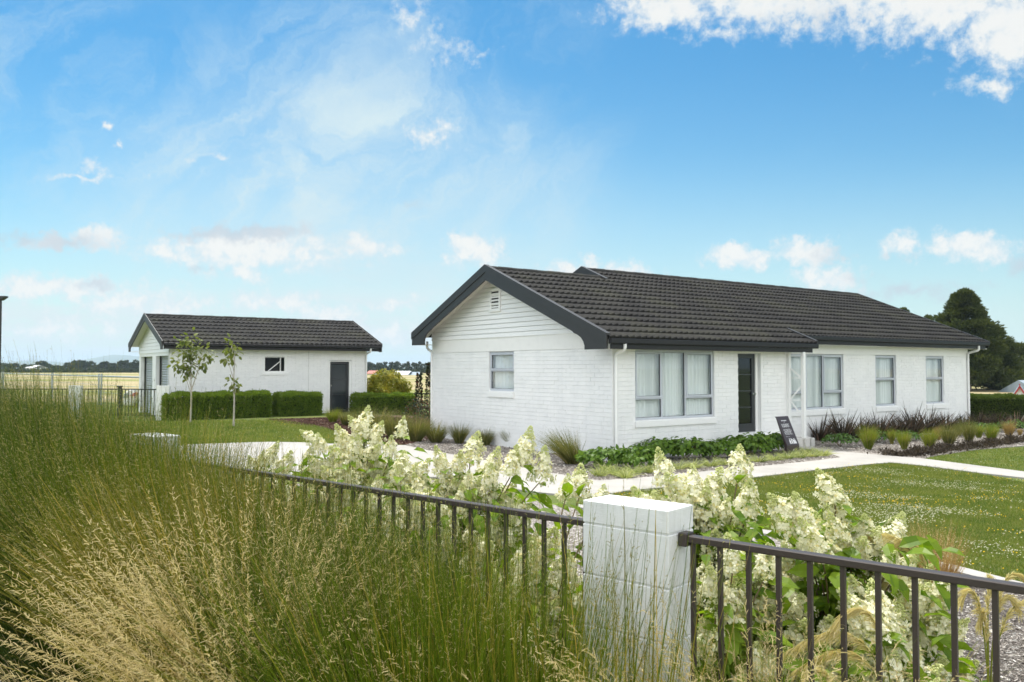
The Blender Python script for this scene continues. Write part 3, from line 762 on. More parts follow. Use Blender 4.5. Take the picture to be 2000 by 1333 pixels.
    rf = np_mesh('roof', parts, [ROOF], H)
    m = MB()
    for va, vb, s in ((-.38, RV, 1), (RV, 5.2, -1)):
        za = zt(-.38)-.01 if s > 0 else zt(RV); zb = zt(RV)-.01 if s > 0 else zt(RV)-T*2.8
        m.prism([(va, za), (vb, zb), (vb, zb-.05), (va, za-.05)], 0, -.30, 7.86)
    m.build('underlay', ROOF, rf)
    m = MB(); n = 20
    for i in range(n):
        a = -.34+8.22*i/n; r0 = .01 if i % 2 else .004; z = zt(RV)+.01; v = RV
        m.prism([(v-.12, z-.05+r0), (v-.09, z+r0), (v-.03, z+.04+r0), (v+.03, z+.04+r0), (v+.09, z+r0), (v+.12, z-.05+r0)], 0, a, a+8.22/n+.03)
    m.build('ridge_cap', ROOF, rf)
    for u0, u1 in ((-.35, -.31), (7.88, 7.92)):
        for sg in (-1, 1):
            L = 2.8; zr = zt(RV)+.04; m = MB(); q = lambda d, z: (RV+sg*d, z)
            pts = [q(0, zr), q(0, zr-.24), q(L-.45, zr-.24-T*(L-.45)), q(L-.3, zr-.30-T*(L-.45)), q(L-.22, 2.70-B0+.06), q(L-.22, 2.70-B0), q(L, 2.70-B0), q(L, zr-T*L)]
            k = len(pts); m.add([(u0, a, b) for a, b in pts]+[(u1, a, b) for a, b in pts], [list(range(k)), list(range(k, 2*k))[::-1]]+[(i, (i+1) % k, k+(i+1) % k, k+i) for i in range(k)])
            o = m.build('barge_board', BLACK, H)
            m = MB(); pp = [q(0, zr+.04), q(0, zr-.10), q(L+.01, zr-.10-T*L), q(L+.01, zr+.04-T*L)]
            uu = (u0-.014, u0-.001) if u0 < 0 else (u1+.001, u1+.014)
            m.add([(uu[0], a, b) for a, b in pp]+[(uu[1], a, b) for a, b in pp], [(0,1,2,3),(7,6,5,4),(0,4,5,1),(1,5,6,2),(2,6,7,3),(3,7,4,0)]); m.build('barge_cap', BLACK, o)
    m = MB(); v, z = -.37, ze; m.prism([(v-.085, z-.01), (v-.10, z-.02), (v-.10, z-.10), (v-.08, z-.125), (v, z-.125), (v, z-.02)], 0, -.30, 7.87); m.build('gutter', GUTTER, H)
    m = MB(); m.box(-.28, 7.82, v-.03, v, z-.23, z-.127); m.build('fascia', GUTTER, H)
    m = MB(); m.box(-.30, 7.8, -.37, -.012, z-.222, z-.205)
    for sg in (-1, 1):
        L = 2.75; zr = zt(RV)-.065; vs = [(-.30, RV, zr), (-.001, RV, zr), (-.001, RV+sg*L, zr-T*L), (-.30, RV+sg*L, zr-T*L)]
        m.add(vs+[(a, b, c-.01) for a, b, c in vs], [(0,1,2,3),(7,6,5,4),(0,4,5,1),(2,6,7,3)])
    m.box(-.3, -.001, 4.905, 5.18, 2.70-B0, 2.71-B0)
    m.build('soffit', SOFFIT, H)
    MB().tube([(7.42, -.42, ze-.1), (7.42, -.42, ze-.2), (7.41, -.38, ze-.25), (7.40, -.10, ze-.32), (7.40, -.055, ze-.36), (7.40, -.05, -.1)], .036, n=10).build('downpipe', WHITE, H, smooth=True)
shed()

# ------------------------------------------------------------------ surfaces on the ground
sheet('path', [(255,880),(365,871),(545,866),(640,869),(791,872),(890,891),(1000,912),(1082,928),(1170,942),(1265,935),(1362,925),(1500,912),(1590,903),(1642,896),
      (1612,886),(1560,877),(1577,872),(1602,880),(1725,892),(1800,898),(1900,911),(2030,928),(2600,1001),(2600,1022),(2030,940),(1900,925),(1800,912),(1740,906),(1690,910),(1600,920),(1500,932),(1400,944),
      (1300,955),(1225,962),(1150,975),(1050,965),(950,950),(850,935),(700,925),(560,935),(450,942),(300,960),(200,950)], CONC, .03)
sheet('bed', [(791,871),(840,850),(860,835),(1115,880),(1190,902),(1300,893),(1440,880),(1530,873),(1562,876),(1612,886),(1642,895.5),(1590,902.5),(1500,911.5),(1362,924.5),(1265,934.5),(1170,941.5),(1082,927.5),(1000,911.5),(890,890.5)], BARK, .014)
sheet('bed', [(1577,871),(1600,850),(1700,838),(1890,822),(2100,818),(2200,842),(2000,872),(1900,880),(1815,893),(1804,897.5),(1725,891.5),(1602,879.5)], BARK, .014)
sheet('bed', [(520,820),(640,816),(700,812),(850,815),(850,860),(790,870),(700,860),(640,838),(560,828)], REDBARK, .012)
sheet('edging', [(1130,990),(1250,1010),(1500,1042),(1700,1076),(1790,1093),(2000,1147),(2600,1310),(2600,1326),(2000,1160),(1790,1103),(1700,1085),(1500,1050),(1250,1016),(1130,996)], CONC, .035)
sheet('bed', [(430,948),(560,938),(700,930),(850,940),(950,955),(1130,997),(1250,1017),(1500,1051),(1700,1086),(1790,1104),(2000,1161),(2600,1327),(3600,1800),(1500,2600),(300,1800),(-900,1500),(-700,1120),(100,990)], BARK, .014)

# ------------------------------------------------------------------ foliage tools (numpy)
def unit(a): return a/np.maximum(np.linalg.norm(a, axis=-1, keepdims=True), 1e-9)
def ribbons(base, tip_dir, length, width, bend, segs=4, bend_dir=None, wtip=.15, face=None, r=rs):
    """curved tapering ribbons; base (N,3), tip_dir (N,3) start direction, bend (N,) droop amount towards bend_dir"""
    n = len(base); d = unit(tip_dir); length = np.broadcast_to(length, n); width = np.broadcast_to(width, n); bend = np.broadcast_to(bend, n)
    if bend_dir is None: bend_dir = np.tile([0, 0, -1.], (n, 1))
    if face is None:
        a = r.uniform(0, 2*np.pi, n); face = np.stack([np.cos(a), np.sin(a), np.zeros(n)], 1)
    side = unit(np.cross(d, face)+1e-6)
    V_ = np.zeros((n, segs+1, 2, 3))
    for k in range(segs+1):
        t = k/segs
        p = base+d*(length*t)[:, None]+bend_dir*(bend*length*t*t)[:, None]
        w = width*(1-(1-wtip)*t**1.3)*.5
        V_[:, k, 0] = p-side*w[:, None]; V_[:, k, 1] = p+side*w[:, None]
    i = (np.arange(n)*(segs+1)*2)[:, None]+2*np.arange(segs)[None]
    f = np.stack([i, i+1, i+3, i+2], -1).reshape(-1, 4)
    return V_.reshape(-1, 3), f
def along(base, d, length, bend, bend_dir, t):
    return base+unit(d)*(length*t)[:, None]+bend_dir*(bend*length*t*t)[:, None]
def leaves(pos, dirs, nrm, size, asp=.45, fold=.25, droop=.15):
    "pointed ovate leaves, 8 verts / 6 faces each: midrib and two folded halves"
    n = len(pos); d = unit(dirs); s = unit(np.cross(d, nrm)); u = np.cross(s, d)
    L = np.broadcast_to(size, n)[:, None]; asp = np.broadcast_to(asp, n)[:, None]
    prof = [(0, 0, 0), (.3, .42, .0), (.68, .36, -.3), (1., 0, -1.)]
    vs = []
    for t, w, dr in prof:
        mid = pos+d*L*t+u*L*droop*dr
        if w == 0: vs.append(mid)
        else:
            vs.append(mid-s*L*asp*w*1.2+u*L*fold*w*.5); vs.append(mid); vs.append(mid+s*L*asp*w*1.2+u*L*fold*w*.5)
    V_ = np.stack(vs, 1)  # 8 verts: 0, 1 2 3, 4 5 6, 7
    b = (np.arange(n)*8)[:, None]
    q = np.concatenate([b+np.array([[1, 2, 5, 4]]), b+np.array([[2, 3, 6, 5]])])
    tr = np.concatenate([b+np.array([[0, 2, 1]]), b+np.array([[0, 3, 2]]), b+np.array([[4, 5, 7]]), b+np.array([[5, 6, 7]])])
    return V_.reshape(-1, 3), q, tr
def small_leaves(pos, dirs, nrm, size, asp=.5, fold=.2):
    n = len(pos); d = unit(dirs); s = unit(np.cross(d, nrm)+1e-6); u = np.cross(s, d); L = np.broadcast_to(size, n)[:, None]
    v = np.stack([pos, pos+d*L*.5-s*L*asp*.5+u*L*fold, pos+d*L, pos+d*L*.5+s*L*asp*.5+u*L*fold], 1)
    b = (np.arange(n)*4)[:, None]
    return v.reshape(-1, 3), np.concatenate([b+np.array([[0, 1, 2]]), b+np.array([[0, 2, 3]])])
def rdir(n, up=0., r=rs):
    a = unit(r.normal(size=(n, 3))); a[:, 2] += up; return unit(a)

# ------------------------------------------------------------------ plant materials
RUSH = mat_leaf('rush_green', (.040, .072, .006), (.135, .165, .014), .28, .55, (1.4, 1.6, .3), c3=(.27, .21, .05), clump=1.6)
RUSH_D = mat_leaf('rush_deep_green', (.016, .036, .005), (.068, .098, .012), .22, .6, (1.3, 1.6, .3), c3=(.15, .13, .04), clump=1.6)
RUSH_O = mat_leaf('rush_olive', (.08, .085, .012), (.20, .175, .030), .35, .6, (1.4, 1.4, .4), c3=(.42, .30, .09), clump=1.6)
RUSHTIP = mat_leaf('rush_seed', (.20, .18, .07), (.34, .30, .14), .25, .7)
STRAW = mat_leaf('straw_seed', (.46, .36, .17), (.68, .57, .32), .35, .7, (1.2, 1.15, .9))
TUSS = mat_leaf('tussock_blade', (.09, .15, .012), (.26, .27, .04), .35, .5, c3=(.38, .31, .13))
CAREX = mat_leaf('sedge_blade', (.085, .105, .03), (.18, .18, .06), .35, .5, c3=(.35, .28, .13))
PLUME = mat_leaf('plume_seed', (.50, .44, .18), (.68, .60, .30), .4, .8, (1.2, 1.1, .8))
HLEAF = mat_leaf('hydrangea_leaf', (.07, .14, .010), (.21, .29, .022), .42, .42, (1.5, 1.6, .5), clump=6)
HSTEM = M_simple('hydrangea_stem', (.14, .10, .045), .7)
PETAL = mat_leaf('hydrangea_petal', (.74, .71, .47), (.90, .88, .72), .35, .6, (1.05, 1.05, .9), spec=.2, c3=(.66, .58, .28))
BUD = mat_leaf('hydrangea_bud', (.50, .54, .18), (.72, .74, .42), .35, .7, (1.1, 1.1, .7), spec=.2)
BOXLEAF = mat_leaf('box_hedge_leaf', (.085, .15, .018), (.20, .275, .040), .35, .5, clump=5)
BEDLEAF = mat_leaf('bed_leaf', (.045, .105, .012), (.15, .24, .035), .3, .45, clump=7)
LIRI = mat_leaf('striped_grass_leaf', (.12, .18, .04), (.52, .53, .26), .3, .5)
FLAX = mat_leaf('flax_blade', (.030, .026, .018), (.11, .085, .055), .15, .4, (1.2, 1., .7), c3=(.20, .13, .09))
YLEAF = mat_leaf('gold_leaf', (.13, .18, .02), (.42, .34, .03), .35, .5, clump=3)
TLEAF = mat_leaf('young_tree_leaf', (.085, .12, .025), (.20, .22, .055), .35, .5)
DLEAF = mat_leaf('dark_shrub_leaf', (.020, .032, .016), (.050, .060, .028), .2, .4, c3=(.18, .04, .03))
CONIF = mat_leaf('conifer_leaf', (.026, .042, .012), (.085, .10, .028), .25, .7, clump=.6)
FARTREE = mat_leaf('far_tree_leaf', (.030, .045, .022), (.055, .070, .030), .1, .8, clump=.15)
COVER = mat_leaf('dark_cover_leaf', (.035, .028, .022), (.085, .065, .048), .15, .6)
LAWN = mat_leaf('lawn_blade', (.07, .125, .020), (.21, .235, .045), .35, .5, clump=1.6, c3=(.30, .27, .12))
CLOVER = mat_leaf('clover_head', (.42, .42, .32), (.62, .61, .50), .3, .8, spec=.1)
DAISY = mat_leaf('yellow_flower', (.62, .42, .03), (.75, .55, .05), .3, .8, spec=.1)
BARKM = mat_noise('tree_bark', (.16, .13, .10), (.27, .23, .19), 14, .9, .8, 50, .01)
PALEBARK = mat_noise('pale_bark', (.34, .30, .25), (.46, .42, .36), 20, .8, .5, 60, .004)

# ------------------------------------------------------------------ lawns
def inside(poly, x, y):
    c = np.zeros(len(x), bool); n = len(poly)
    for i in range(n):
        x1, y1 = poly[i]; x2, y2 = poly[(i+1) % n]
        k = ((y1 > y) != (y2 > y)) & (x < (x2-x1)*(y-y1)/(y2-y1+1e-12)+x1)
        c ^= k
    return c
def lawn(pxpoly, n, name='lawn_grass', h=(.03, .075), near=None, clover=0, daisy=0, seed=0):
    r = np.random.RandomState(seed); P = [(gp(*p).x, gp(*p).y) for p in pxpoly]
    x0, x1 = min(p[0] for p in P), max(p[0] for p in P); y0, y1 = min(p[1] for p in P), max(p[1] for p in P)
    def samp(k, clus=None):
        x = r.uniform(x0, x1, k*4); y = r.uniform(y0, y1, k*4)
        w = np.minimum(1, (10./np.maximum(y, 4))**1.2); m = inside(P, x, y) & (r.uniform(size=k*4) < w)
        if clus is not None:
            q = np.sin(x*1.3+2.1*np.sin(y*.9+clus))*np.sin(y*1.7+1.3*np.sin(x*1.1-clus))+.35*np.sin(x*5+y*3)
            m &= q > r.uniform(-.1, .9, k*4)
        x, y = x[m][:k], y[m][:k]; return np.stack([x, y, gh(x, y)], 1)
    b = samp(n); k = len(b); d = np.stack([r.normal(0, .45, k), r.normal(0, .45, k), np.ones(k)], 1)
    sz = np.clip(b[:, 1]/12, .8, 2.2)
    v, f = ribbons(b, d, r.uniform(*h, k), .006*sz, r.uniform(.1, .6, k), 2, r=r)
    parts = [(v, f, 0)]
    for cnt, mi, cl, s0 in ((clover, 1, 2., .0076), (daisy, 2, 5., .0085)):
        if not cnt: continue
        c = samp(cnt, cl); c[:, 2] += r.uniform(.045, .085, len(c)); s = r.uniform(.7, 1.25, len(c))[:, None]*s0
        o = np.array([[1,0,0],[0,1,0],[-1,0,0],[0,-1,0],[0,0,.8],[0,0,-.7]]); V_ = c[:, None]+o[None]*s[:, None]
        F = np.array([[0,1,4],[1,2,4],[2,3,4],[3,0,4],[1,0,5],[2,1,5],[3,2,5],[0,3,5]]); ff = ((np.arange(len(c))*6)[:, None, None]+F[None]).reshape(-1, 3)
        parts.append((V_.reshape(-1, 3), ff, mi))
    o = np_mesh(name, parts, [LAWN, CLOVER, DAISY]); tag(o, kind='stuff'); return o
lawn([(1150,972),(1225,961),(1400,943),(1600,919),(1740,905),(1800,911),(1900,924),(2600,1021),(2600,1309),(2000,1147),(1790,1093),(1700,1076),(1500,1042),(1250,1010),(1130,990)], 330000, clover=14000, daisy=2800, seed=1)
lawn([(1806,898.5),(1830,893),(1900,881),(2400,850),(2600,1000),(2030,927),(1900,911)], 90000, clover=1500, daisy=250, seed=2)
lawn([(-60,905),(-60,850),(250,826),(310,824),(540,821),(640,838),(700,860),(790,871),(640,868),(545,865),(365,870),(255,879)], 90000, clover=500, daisy=900, seed=3, h=(.04, .11))

# ------------------------------------------------------------------ mulch chips (real pieces) in the nearer beds
def chips(pxpoly, n, mats, size=(.012, .035), name='bark_chips', seed=0):
    r = np.random.RandomState(seed); P = [(gp(*p).x, gp(*p).y) for p in pxpoly]
    x0, x1 = min(p[0] for p in P), max(p[0] for p in P); y0, y1 = min(p[1] for p in P), max(p[1] for p in P)
    x = r.uniform(x0, x1, n*3); y = r.uniform(y0, y1, n*3); m = inside(P, x, y); x, y = x[m][:n], y[m][:n]
    c = np.stack([x, y, gh(x, y)+.018+r.uniform(0, .012, len(x))], 1); k = len(c)
    a = unit(np.stack([r.normal(size=k), r.normal(size=k), r.normal(0, .25, k)], 1)); b = unit(np.cross(a, np.stack([r.normal(0, .3, k), r.normal(0, .3, k), np.ones(k)], 1)))
    up = np.cross(a, b); L = r.uniform(*size, k)[:, None]; w = L*r.uniform(.25, .6, k)[:, None]; h = r.uniform(.002, .006, k)[:, None]
    vs = [c-a*L*.5-b*w*.4, c+a*L*.5-b*w*.5, c+a*L*.45+b*w*.5, c-a*L*.5+b*w*.5]; V_ = np.stack(vs+[q+up*h for q in vs], 1).reshape(-1, 3)
    F = np.array([(4,5,6,7),(0,1,5,4),(1,2,6,5),(2,3,7,6),(3,0,4,7)]); f = ((np.arange(k)*8)[:, None, None]+F[None]).reshape(-1, 4)
    o = np_mesh(name, [(V_, f, 0)], mats); tag(o, kind='stuff'); return o
CHIP = mat_leaf('chip', (.17, .145, .125), (.46, .42, .38), 0., .9, c3=(.70, .67, .62), clump=2)
RCHIP = mat_leaf('red_chip', (.06, .03, .022), (.16, .085, .06), 0., .9, c3=(.26, .19, .14), clump=2)
chips([(1640,1130),(1790,1104),(2300,1246),(2300,1345),(1400,1345)], 52000, [CHIP], seed=5, size=(.015, .05))
chips([(-40,1345),(-40,1100),(160,1100),(300,1345)], 9000, [CHIP], seed=6, size=(.015, .05))
chips([(1577,871),(1600,852),(1890,835),(2060,835),(2060,865),(1900,881),(1804,897)], 16000, [CHIP], seed=7, size=(.02, .06))
chips([(791,871),(860,855),(1115,885),(1190,905),(1530,890),(1640,895),(1500,911),(1265,934),(1170,941),(1000,911),(890,890)], 14000, [CHIP], seed=8, size=(.02, .06))
chips([(520,820),(640,817),(850,820),(850,860),(790,870),(700,860),(640,838),(560,828)], 12000, [RCHIP], seed=9, size=(.03, .08))

# ------------------------------------------------------------------ fences and pillars
FP = np.array([.578, 3.05]); FD = np.array([-.755, .656]); FN = np.array([-.656, -.755])   # fence line, its direction, towards the street
def fpt(t, q=0.): return FP+FD*t+FN*q
FANG = math.atan2(FD[1], FD[0])
def pillar(label, x, y, rz, base, top, L=.39, Wd=.19, group=None, cap=.09):
    H = thing('block_pillar', label, 'pillar', (x, y, base), rz, group)
    z = top-base; m = MB(); first = True; row = 0
    while z > -.05:
        h = cap if first else .2; z0 = max(z-h, -.1); j = .004 if not first else 0
        if first or row % 2 == 0: segs = [(0, L/2-.002), (L/2+.002, L)]
        else: segs = [(0, L)]
        for a, b in segs: m.box(a, b, 0, Wd, z0+.003, z-(.003 if not first else 0))
        m.box(.004, L-.004, .004, Wd-.004, z0-.004, z0+.006); 
        if not first: pass
        z -= h; first = False; row += 1
    m.box(.006, L-.006, .006, Wd-.006, 0, top-base-.006)
    m.build('blockwork', BLOCK, H, bevel=.003)
    return H
# local x runs along the fence to the far left, local y away from the street
def pillar_at(label, t, top, **k):
    p = fpt(t); a = math.atan2(FD[1], FD[0]); 
    # local frame: x = FD, y must point away from the street = -FN ; rotate by a gives y = (-FD.y, FD.x) = street side, so start from the back face
    q = p-FN*.19
    return pillar(label, q[0], q[1], a, float(gh(*p))-.02, top, **k)
pillar_at('white painted block pillar in the foreground between the two brown railings', 0., 1.523)
pillar_at('low white block pillar half buried in tall rushes at the left end of the railing', 4.05, 1.575)

def railing(label, a, b, ztop, zbot, n, mat, bar=.016, rail=(.042, .025), group=None, stub=False, posts=(), cat='railing', name='metal_railing', bot=True):
    a = Vector(a); b = Vector(b); base = float(gh(a.x, a.y)); d = (b-a)
    H = thing(name, label, cat, (a.x, a.y, base), 0, group)
    L = Vector((0, 0, 0)); e = Vector((d.x, d.y, 0)); z1 = ztop-base; z0 = zbot-base; zz1 = (ztop if not isinstance(b.z, float) or b.z == 0 else b.z)-base
    MB().bar(L+Vector((0,0,z1-rail[1]/2)), e+Vector((0,0,z1-rail[1]/2)), rail[0], rail[1]).build('top_rail', mat, H, bevel=.003)
    if bot: MB().bar(L+Vector((0,0,z0)), e+Vector((0,0,z0)), rail[0]*.8, rail[1]).build('bottom_rail', mat, H)
    for i in range(n):
        t = (i+.5)/n if not stub else (i+.45)/n; p = e*t
        MB().bar(p+Vector((0,0,z0+.012)), p+Vector((0,0,z1-rail[1]-.0005)), bar, bar, up=e.normalized()).build('baluster', mat, H)
    if stub:
        u = e.normalized(); MB().bar(u*.002+Vector((0,0,z1-.016)), u*.038+Vector((0,0,z1-.016)), .062, .050).build('end_bracket', mat, H, bevel=.004)
    for t in posts:
        p = e*t; MB().bar(p+Vector((0,0,0)), p+Vector((0,0,z1+.03)), rail[0]*1.6, rail[0]*1.6, up=e.normalized()).build('post', mat, H)
    return H
c0 = FP-FN*.095
A = c0-FD*.0; B = c0-FD*2.2
railing('dark brown metal railing running from the foreground pillar out of frame at the lower right', (A[0], A[1], 0), (B[0], B[1], 0), 1.425, .47, 20, BRONZE, stub=True)
A = c0+FD*.392; B = c0+FD*3.998
railing('dark brown metal railing behind the rushes between the two block pillars', (A[0], A[1], 0), (B[0], B[1], 0), 1.425, .47, 33, BRONZE)

# far boundary fence and gate beside the garage
def far_pillar(label, px, Y, top, w):
    p = pt(px, 760, Y); return pillar(label, p.x, p.y, 0., .31, top, L=w, Wd=.10)
far_pillar('white block pillar standing above the rushes at far left beside black fence', 134, 27.9, 1.47, .44)
far_pillar('white block pillar at the corner of the garage where the gate closes', 305, 27.2, 1.48, .44)
a = pt(236, 760, 27.9); b = pt(304.5, 760, 27.4)
railing('black metal gate of thin upright bars beside the white garage', (a.x, a.y, 0), (b.x, b.y, 0), 1.365, .47, 11, BRONZE2, bar=.02, rail=(.04, .04), cat='gate', name='metal_gate')
a = pt(161, 760, 27.9); b = pt(230, 760, 27.9)
railing('black metal fence panel between the white pillar and the gate post', (a.x, a.y, 0), (b.x, b.y, 0), 1.365, .47, 9, BRONZE2, bar=.02, rail=(.04, .04), cat='fence', name='metal_fence')
p = pt(234, 760, 27.9); m = MB(); m.box(-.055, .055, -.055, .055, 0, 1.10); o = m.build('gate_post', BRONZE2, loc=(p.x, p.y, .32), bevel=.006)
MB().box(-.07, .07, -.07, .07, 1.10, 1.14).build('post_cap', BRONZE2, o); tag(o, 'thick black square post between the black fence panel and the gate', 'post')
a = pt(-80, 760, 27.9); b = pt(133, 760, 27.9)
railing('long black metal fence panel left of the far white pillar', (a.x, a.y, 0), (b.x, b.y, 0), 1.365, .47, 30, BRONZE2, bar=.02, rail=(.04, .04), cat='fence', name='metal_fence')
# fence behind the gap between garage and house and behind the right hedge
a = pt(722, 786, 37); b = pt(850, 790, 36)
railing('black metal fence in the gap between garage and house', (a.x, a.y, 0), (b.x, b.y, 0), pt(780, 768, 36.5).z, .3, 22, BRONZE2, bar=.022, rail=(.05, .05), cat='fence', name='metal_fence')
pillar('short white pillar beside the right end of the garage', pt(716, 770, 33.6).x, 33.6, .0, .3, pt(716, 762.5, 33.6).z, L=.34, Wd=.34)
a = pt(1880, 786, 36); b = pt(2060, 790, 34)
railing('black metal fence just above the clipped hedge at far right', (a.x, a.y, 0), (b.x, b.y, 0), pt(1950, 770.5, 35).z, .2, 28, BRONZE2, bar=.022, rail=(.045, .045), cat='fence', name='metal_fence')

# galvanised stock fence in the paddock
def stock_fence():
    H0 = pt(5, 730, 60); H1 = pt(290, 740, 33); base = .33
    H = thing('stock_fence', 'grey galvanised pipe fence with wires in front of the dry paddock', 'fence', (H0.x, H0.y, base))
    d = Vector((H1.x-H0.x, H1.y-H0.y, 0)); z = 1.35
    MB().tube([(0,0,z), d+Vector((0,0,z))], .035).build('top_rail', GALV, H)
    for px in (5, 8, 103, 194, 199):
        # where the ray of this post meets the fence line
        k = (px-1000)/1600.; t = (k*H0.y-H0.x)/(d.x-k*d.y); p = d*t
        MB().tube([p, p+Vector((0,0,z+.12))], .06 if px in (103, 5) else .04).build('post', GALV, H)
    for zz in (.3, .6, .95): MB().tube([(0,0,zz), d+Vector((0,0,zz))], .008, n=4).build('wire', GALV, H)
stock_fence()

# ------------------------------------------------------------------ grasses
def grass_clump(name, label, cat, x, y, n, h, rad, spread, lean, width, mats, seed, group=None, bend=(.1, .5), segs=4, seedfrac=0., seedlen=.25, spk=.03, nsp=12, base=None, kind=None, spw=.003, dens=1.):
    r = np.random.RandomState(seed); base = float(gh(x, y)) if base is None else base
    a = r.uniform(0, 2*np.pi, n); q = np.sqrt(r.uniform(0, 1, n)); b = np.stack([np.cos(a)*q*rad, np.sin(a)*q*rad, np.full(n, -.01)], 1)
    out = np.stack([np.cos(a), np.sin(a), np.zeros(n)], 1)
    d = unit(np.array([0, 0, 1.])+out*(spread*q*r.uniform(.4, 1.3, n))[:, None]+r.normal(0, .05, (n, 3))+np.array([lean[0], lean[1], 0])*.6)
    L = r.uniform(h[0], h[1], n)*(1-.12*q); bd = unit(out*.6+np.array([lean[0]*2.2, lean[1]*2.2, 0])+np.array([0, 0, -.75])+r.normal(0, .18, (n, 3)))
    be = r.uniform(bend[0], bend[1], n)
    v, f = ribbons(b, d, L, width*r.uniform(.7, 1.25, n), be, segs, bd, r=r)
    parts = [(v, f, 0)]
    ns = int(n*seedfrac)
    if ns:
        idx = np.arange(ns); P = []; D = []; W_ = []
        for k in range(nsp):
            t = 1-seedlen*(k+r.uniform(0, 1, ns))/nsp
            p = along(b[idx], d[idx], L[idx], be[idx], bd[idx], t); p2 = along(b[idx], d[idx], L[idx], be[idx], bd[idx], t+.03)
            dd = unit(p2-p)+rdir(ns, .0, r)*.85; P.append(p); D.append(dd); W_.append(spk*r.uniform(.5, 1.4, ns)*(.45+.9*np.clip((1-t)/seedlen, 0, 1)))
        P = np.concatenate(P); D = np.concatenate(D); W_ = np.concatenate(W_)
        v, f = ribbons(P, D, W_, spw, r.uniform(-.1, .6, len(P)), 2, bend_dir=np.tile(unit(np.array([lean[0], lean[1], -1.])), (len(P), 1)), wtip=.5, r=r)
        parts.append((v, f, 1))
    o = np_mesh(name, parts, mats, loc=(x, y, base)); tag(o, label, cat, group, kind); return o
SC = 0
def rush_mass():
    k = 0; spots = []
    for t in np.arange(.95, 10.2, .42): spots.append((t+rnd.uniform(-.1, .1), .36+rnd.uniform(-.08, .08)))
    for t in np.arange(.7, 3.2, .38): spots.append((t+rnd.uniform(-.1, .1), .62+rnd.uniform(-.08, .08)))
    for t in np.arange(3.0, 9.6, .50): spots.append((t+rnd.uniform(-.15, .15), .85+rnd.uniform(-.1, .1)))
    for t in np.arange(4.2, 9.4, .62): spots.append((t+rnd.uniform(-.15, .15), 1.45+rnd.uniform(-.1, .1)))
    for t in (2.9, 3.3, 3.7, 4.1, 4.5): spots.append((t, .60)); spots.append((t+.2, .30))
    for t, q in spots:
        x, y = fpt(t, q); far = min(1, max(0, (t-1.4)/3.4))
        hh = (1.27+.56*far-(.08 if q > 1.2 else 0))*rnd.uniform(.93, 1.06)*(.88 if 190 < 1000+1600*x/y < 262 else 1)
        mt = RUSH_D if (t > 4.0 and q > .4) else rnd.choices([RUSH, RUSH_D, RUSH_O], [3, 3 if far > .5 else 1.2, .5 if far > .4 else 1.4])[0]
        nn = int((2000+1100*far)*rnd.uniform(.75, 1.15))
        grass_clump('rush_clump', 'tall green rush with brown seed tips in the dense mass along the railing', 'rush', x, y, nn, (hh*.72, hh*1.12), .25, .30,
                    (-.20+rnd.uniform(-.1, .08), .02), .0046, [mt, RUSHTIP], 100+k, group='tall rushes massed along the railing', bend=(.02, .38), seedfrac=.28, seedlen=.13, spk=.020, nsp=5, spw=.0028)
        k += 1
rush_mass()
# sparse rush in front of the pillar
grass_clump('rush_clump', 'thin sparse rush with separate upright stalks standing directly in front of the foreground pillar', 'rush', .27, 2.62, 150, (.95, 1.50), .20, .16, (.05, 0), .0052, [RUSH, RUSHTIP], 301, bend=(.0, .12), seedfrac=.3, seedlen=.1, spk=.02, nsp=4)
grass_clump('rush_clump', 'rush with leaning green stalks at the left foot of the foreground pillar', 'rush', .0, 3.0, 850, (.95, 1.46), .26, .25, (-.05, 0), .0046, [RUSH, RUSHTIP], 302, bend=(.0, .2), seedfrac=.3, seedlen=.12, spk=.02, nsp=5)
grass_clump('rush_clump', 'few thick olive rush stalks crossing the right half of the foreground pillar', 'rush', .40, 2.66, 34, (1.15, 1.62), .16, .14, (.05, 0), .0085, [RUSH_O, RUSHTIP], 303, bend=(.0, .1), seedfrac=.3, seedlen=.1, spk=.02, nsp=4)
# straw coloured grasses
GOLD = mat_leaf('golden_stem', (.20, .19, .035), (.46, .38, .14), .35, .6, (1.3, 1.2, .6), c3=(.60, .50, .28))
def blonde(label, x, y, n, h, lean, seed, spread=.75, rad=.16, sf=.55, base=None, b=(.15, .55), m=None):
    return grass_clump('seeding_grass', label, 'grass', x, y, n, h, rad, spread, lean, .0034, [m or GOLD, STRAW], seed, bend=b, segs=5, seedfrac=sf, seedlen=.34, spk=.036, nsp=30, spw=.0032)
blonde('big arching clump of straw blonde grass heavy with seed heads in the left foreground', -1.07, 3.32, 1050, (1.0, 1.50), (-.07, 0), 400, .60, .09, .6, b=(.05, .36))
blonde('low blonde seeding grass drooping at the bottom edge below the big clump', -.72, 2.62, 160, (.55, .95), (-.34, -.05), 401, .7, .12, .6)
blonde('loose blonde seeding grass in front of the railing, left of the pillar', -.38, 2.95, 240, (.80, 1.2), (-.22, 0), 402, .55, .15, .45, m=TUSS)
blonde('thin blonde seeding grass at the bottom edge just left of the pillar', .05, 2.70, 130, (.75, 1.15), (-.18, 0), 403, .6, .14, .55)
blonde('pale seeding grass at the right foot of the foreground pillar, before the balusters', .74, 2.48, 1200, (.85, 1.30), (-.02, 0), 404, .5, .16, .3, m=TUSS)
blonde('faded wispy grass tuft at the bottom edge under the brown railing', 1.02, 2.30, 260, (.8, 1.16), (-.1, 0), 405, .7, .12, .4)
grass_clump('straw_tuft', 'sparse straw coloured tuft with bare bent blades in the bottom left corner', 'grass', -2.45, 4.55, 190, (.35, .88), .24, .6, (.05, 0), .0045, [STRAW, STRAW], 410, bend=(.1, .8), segs=6)
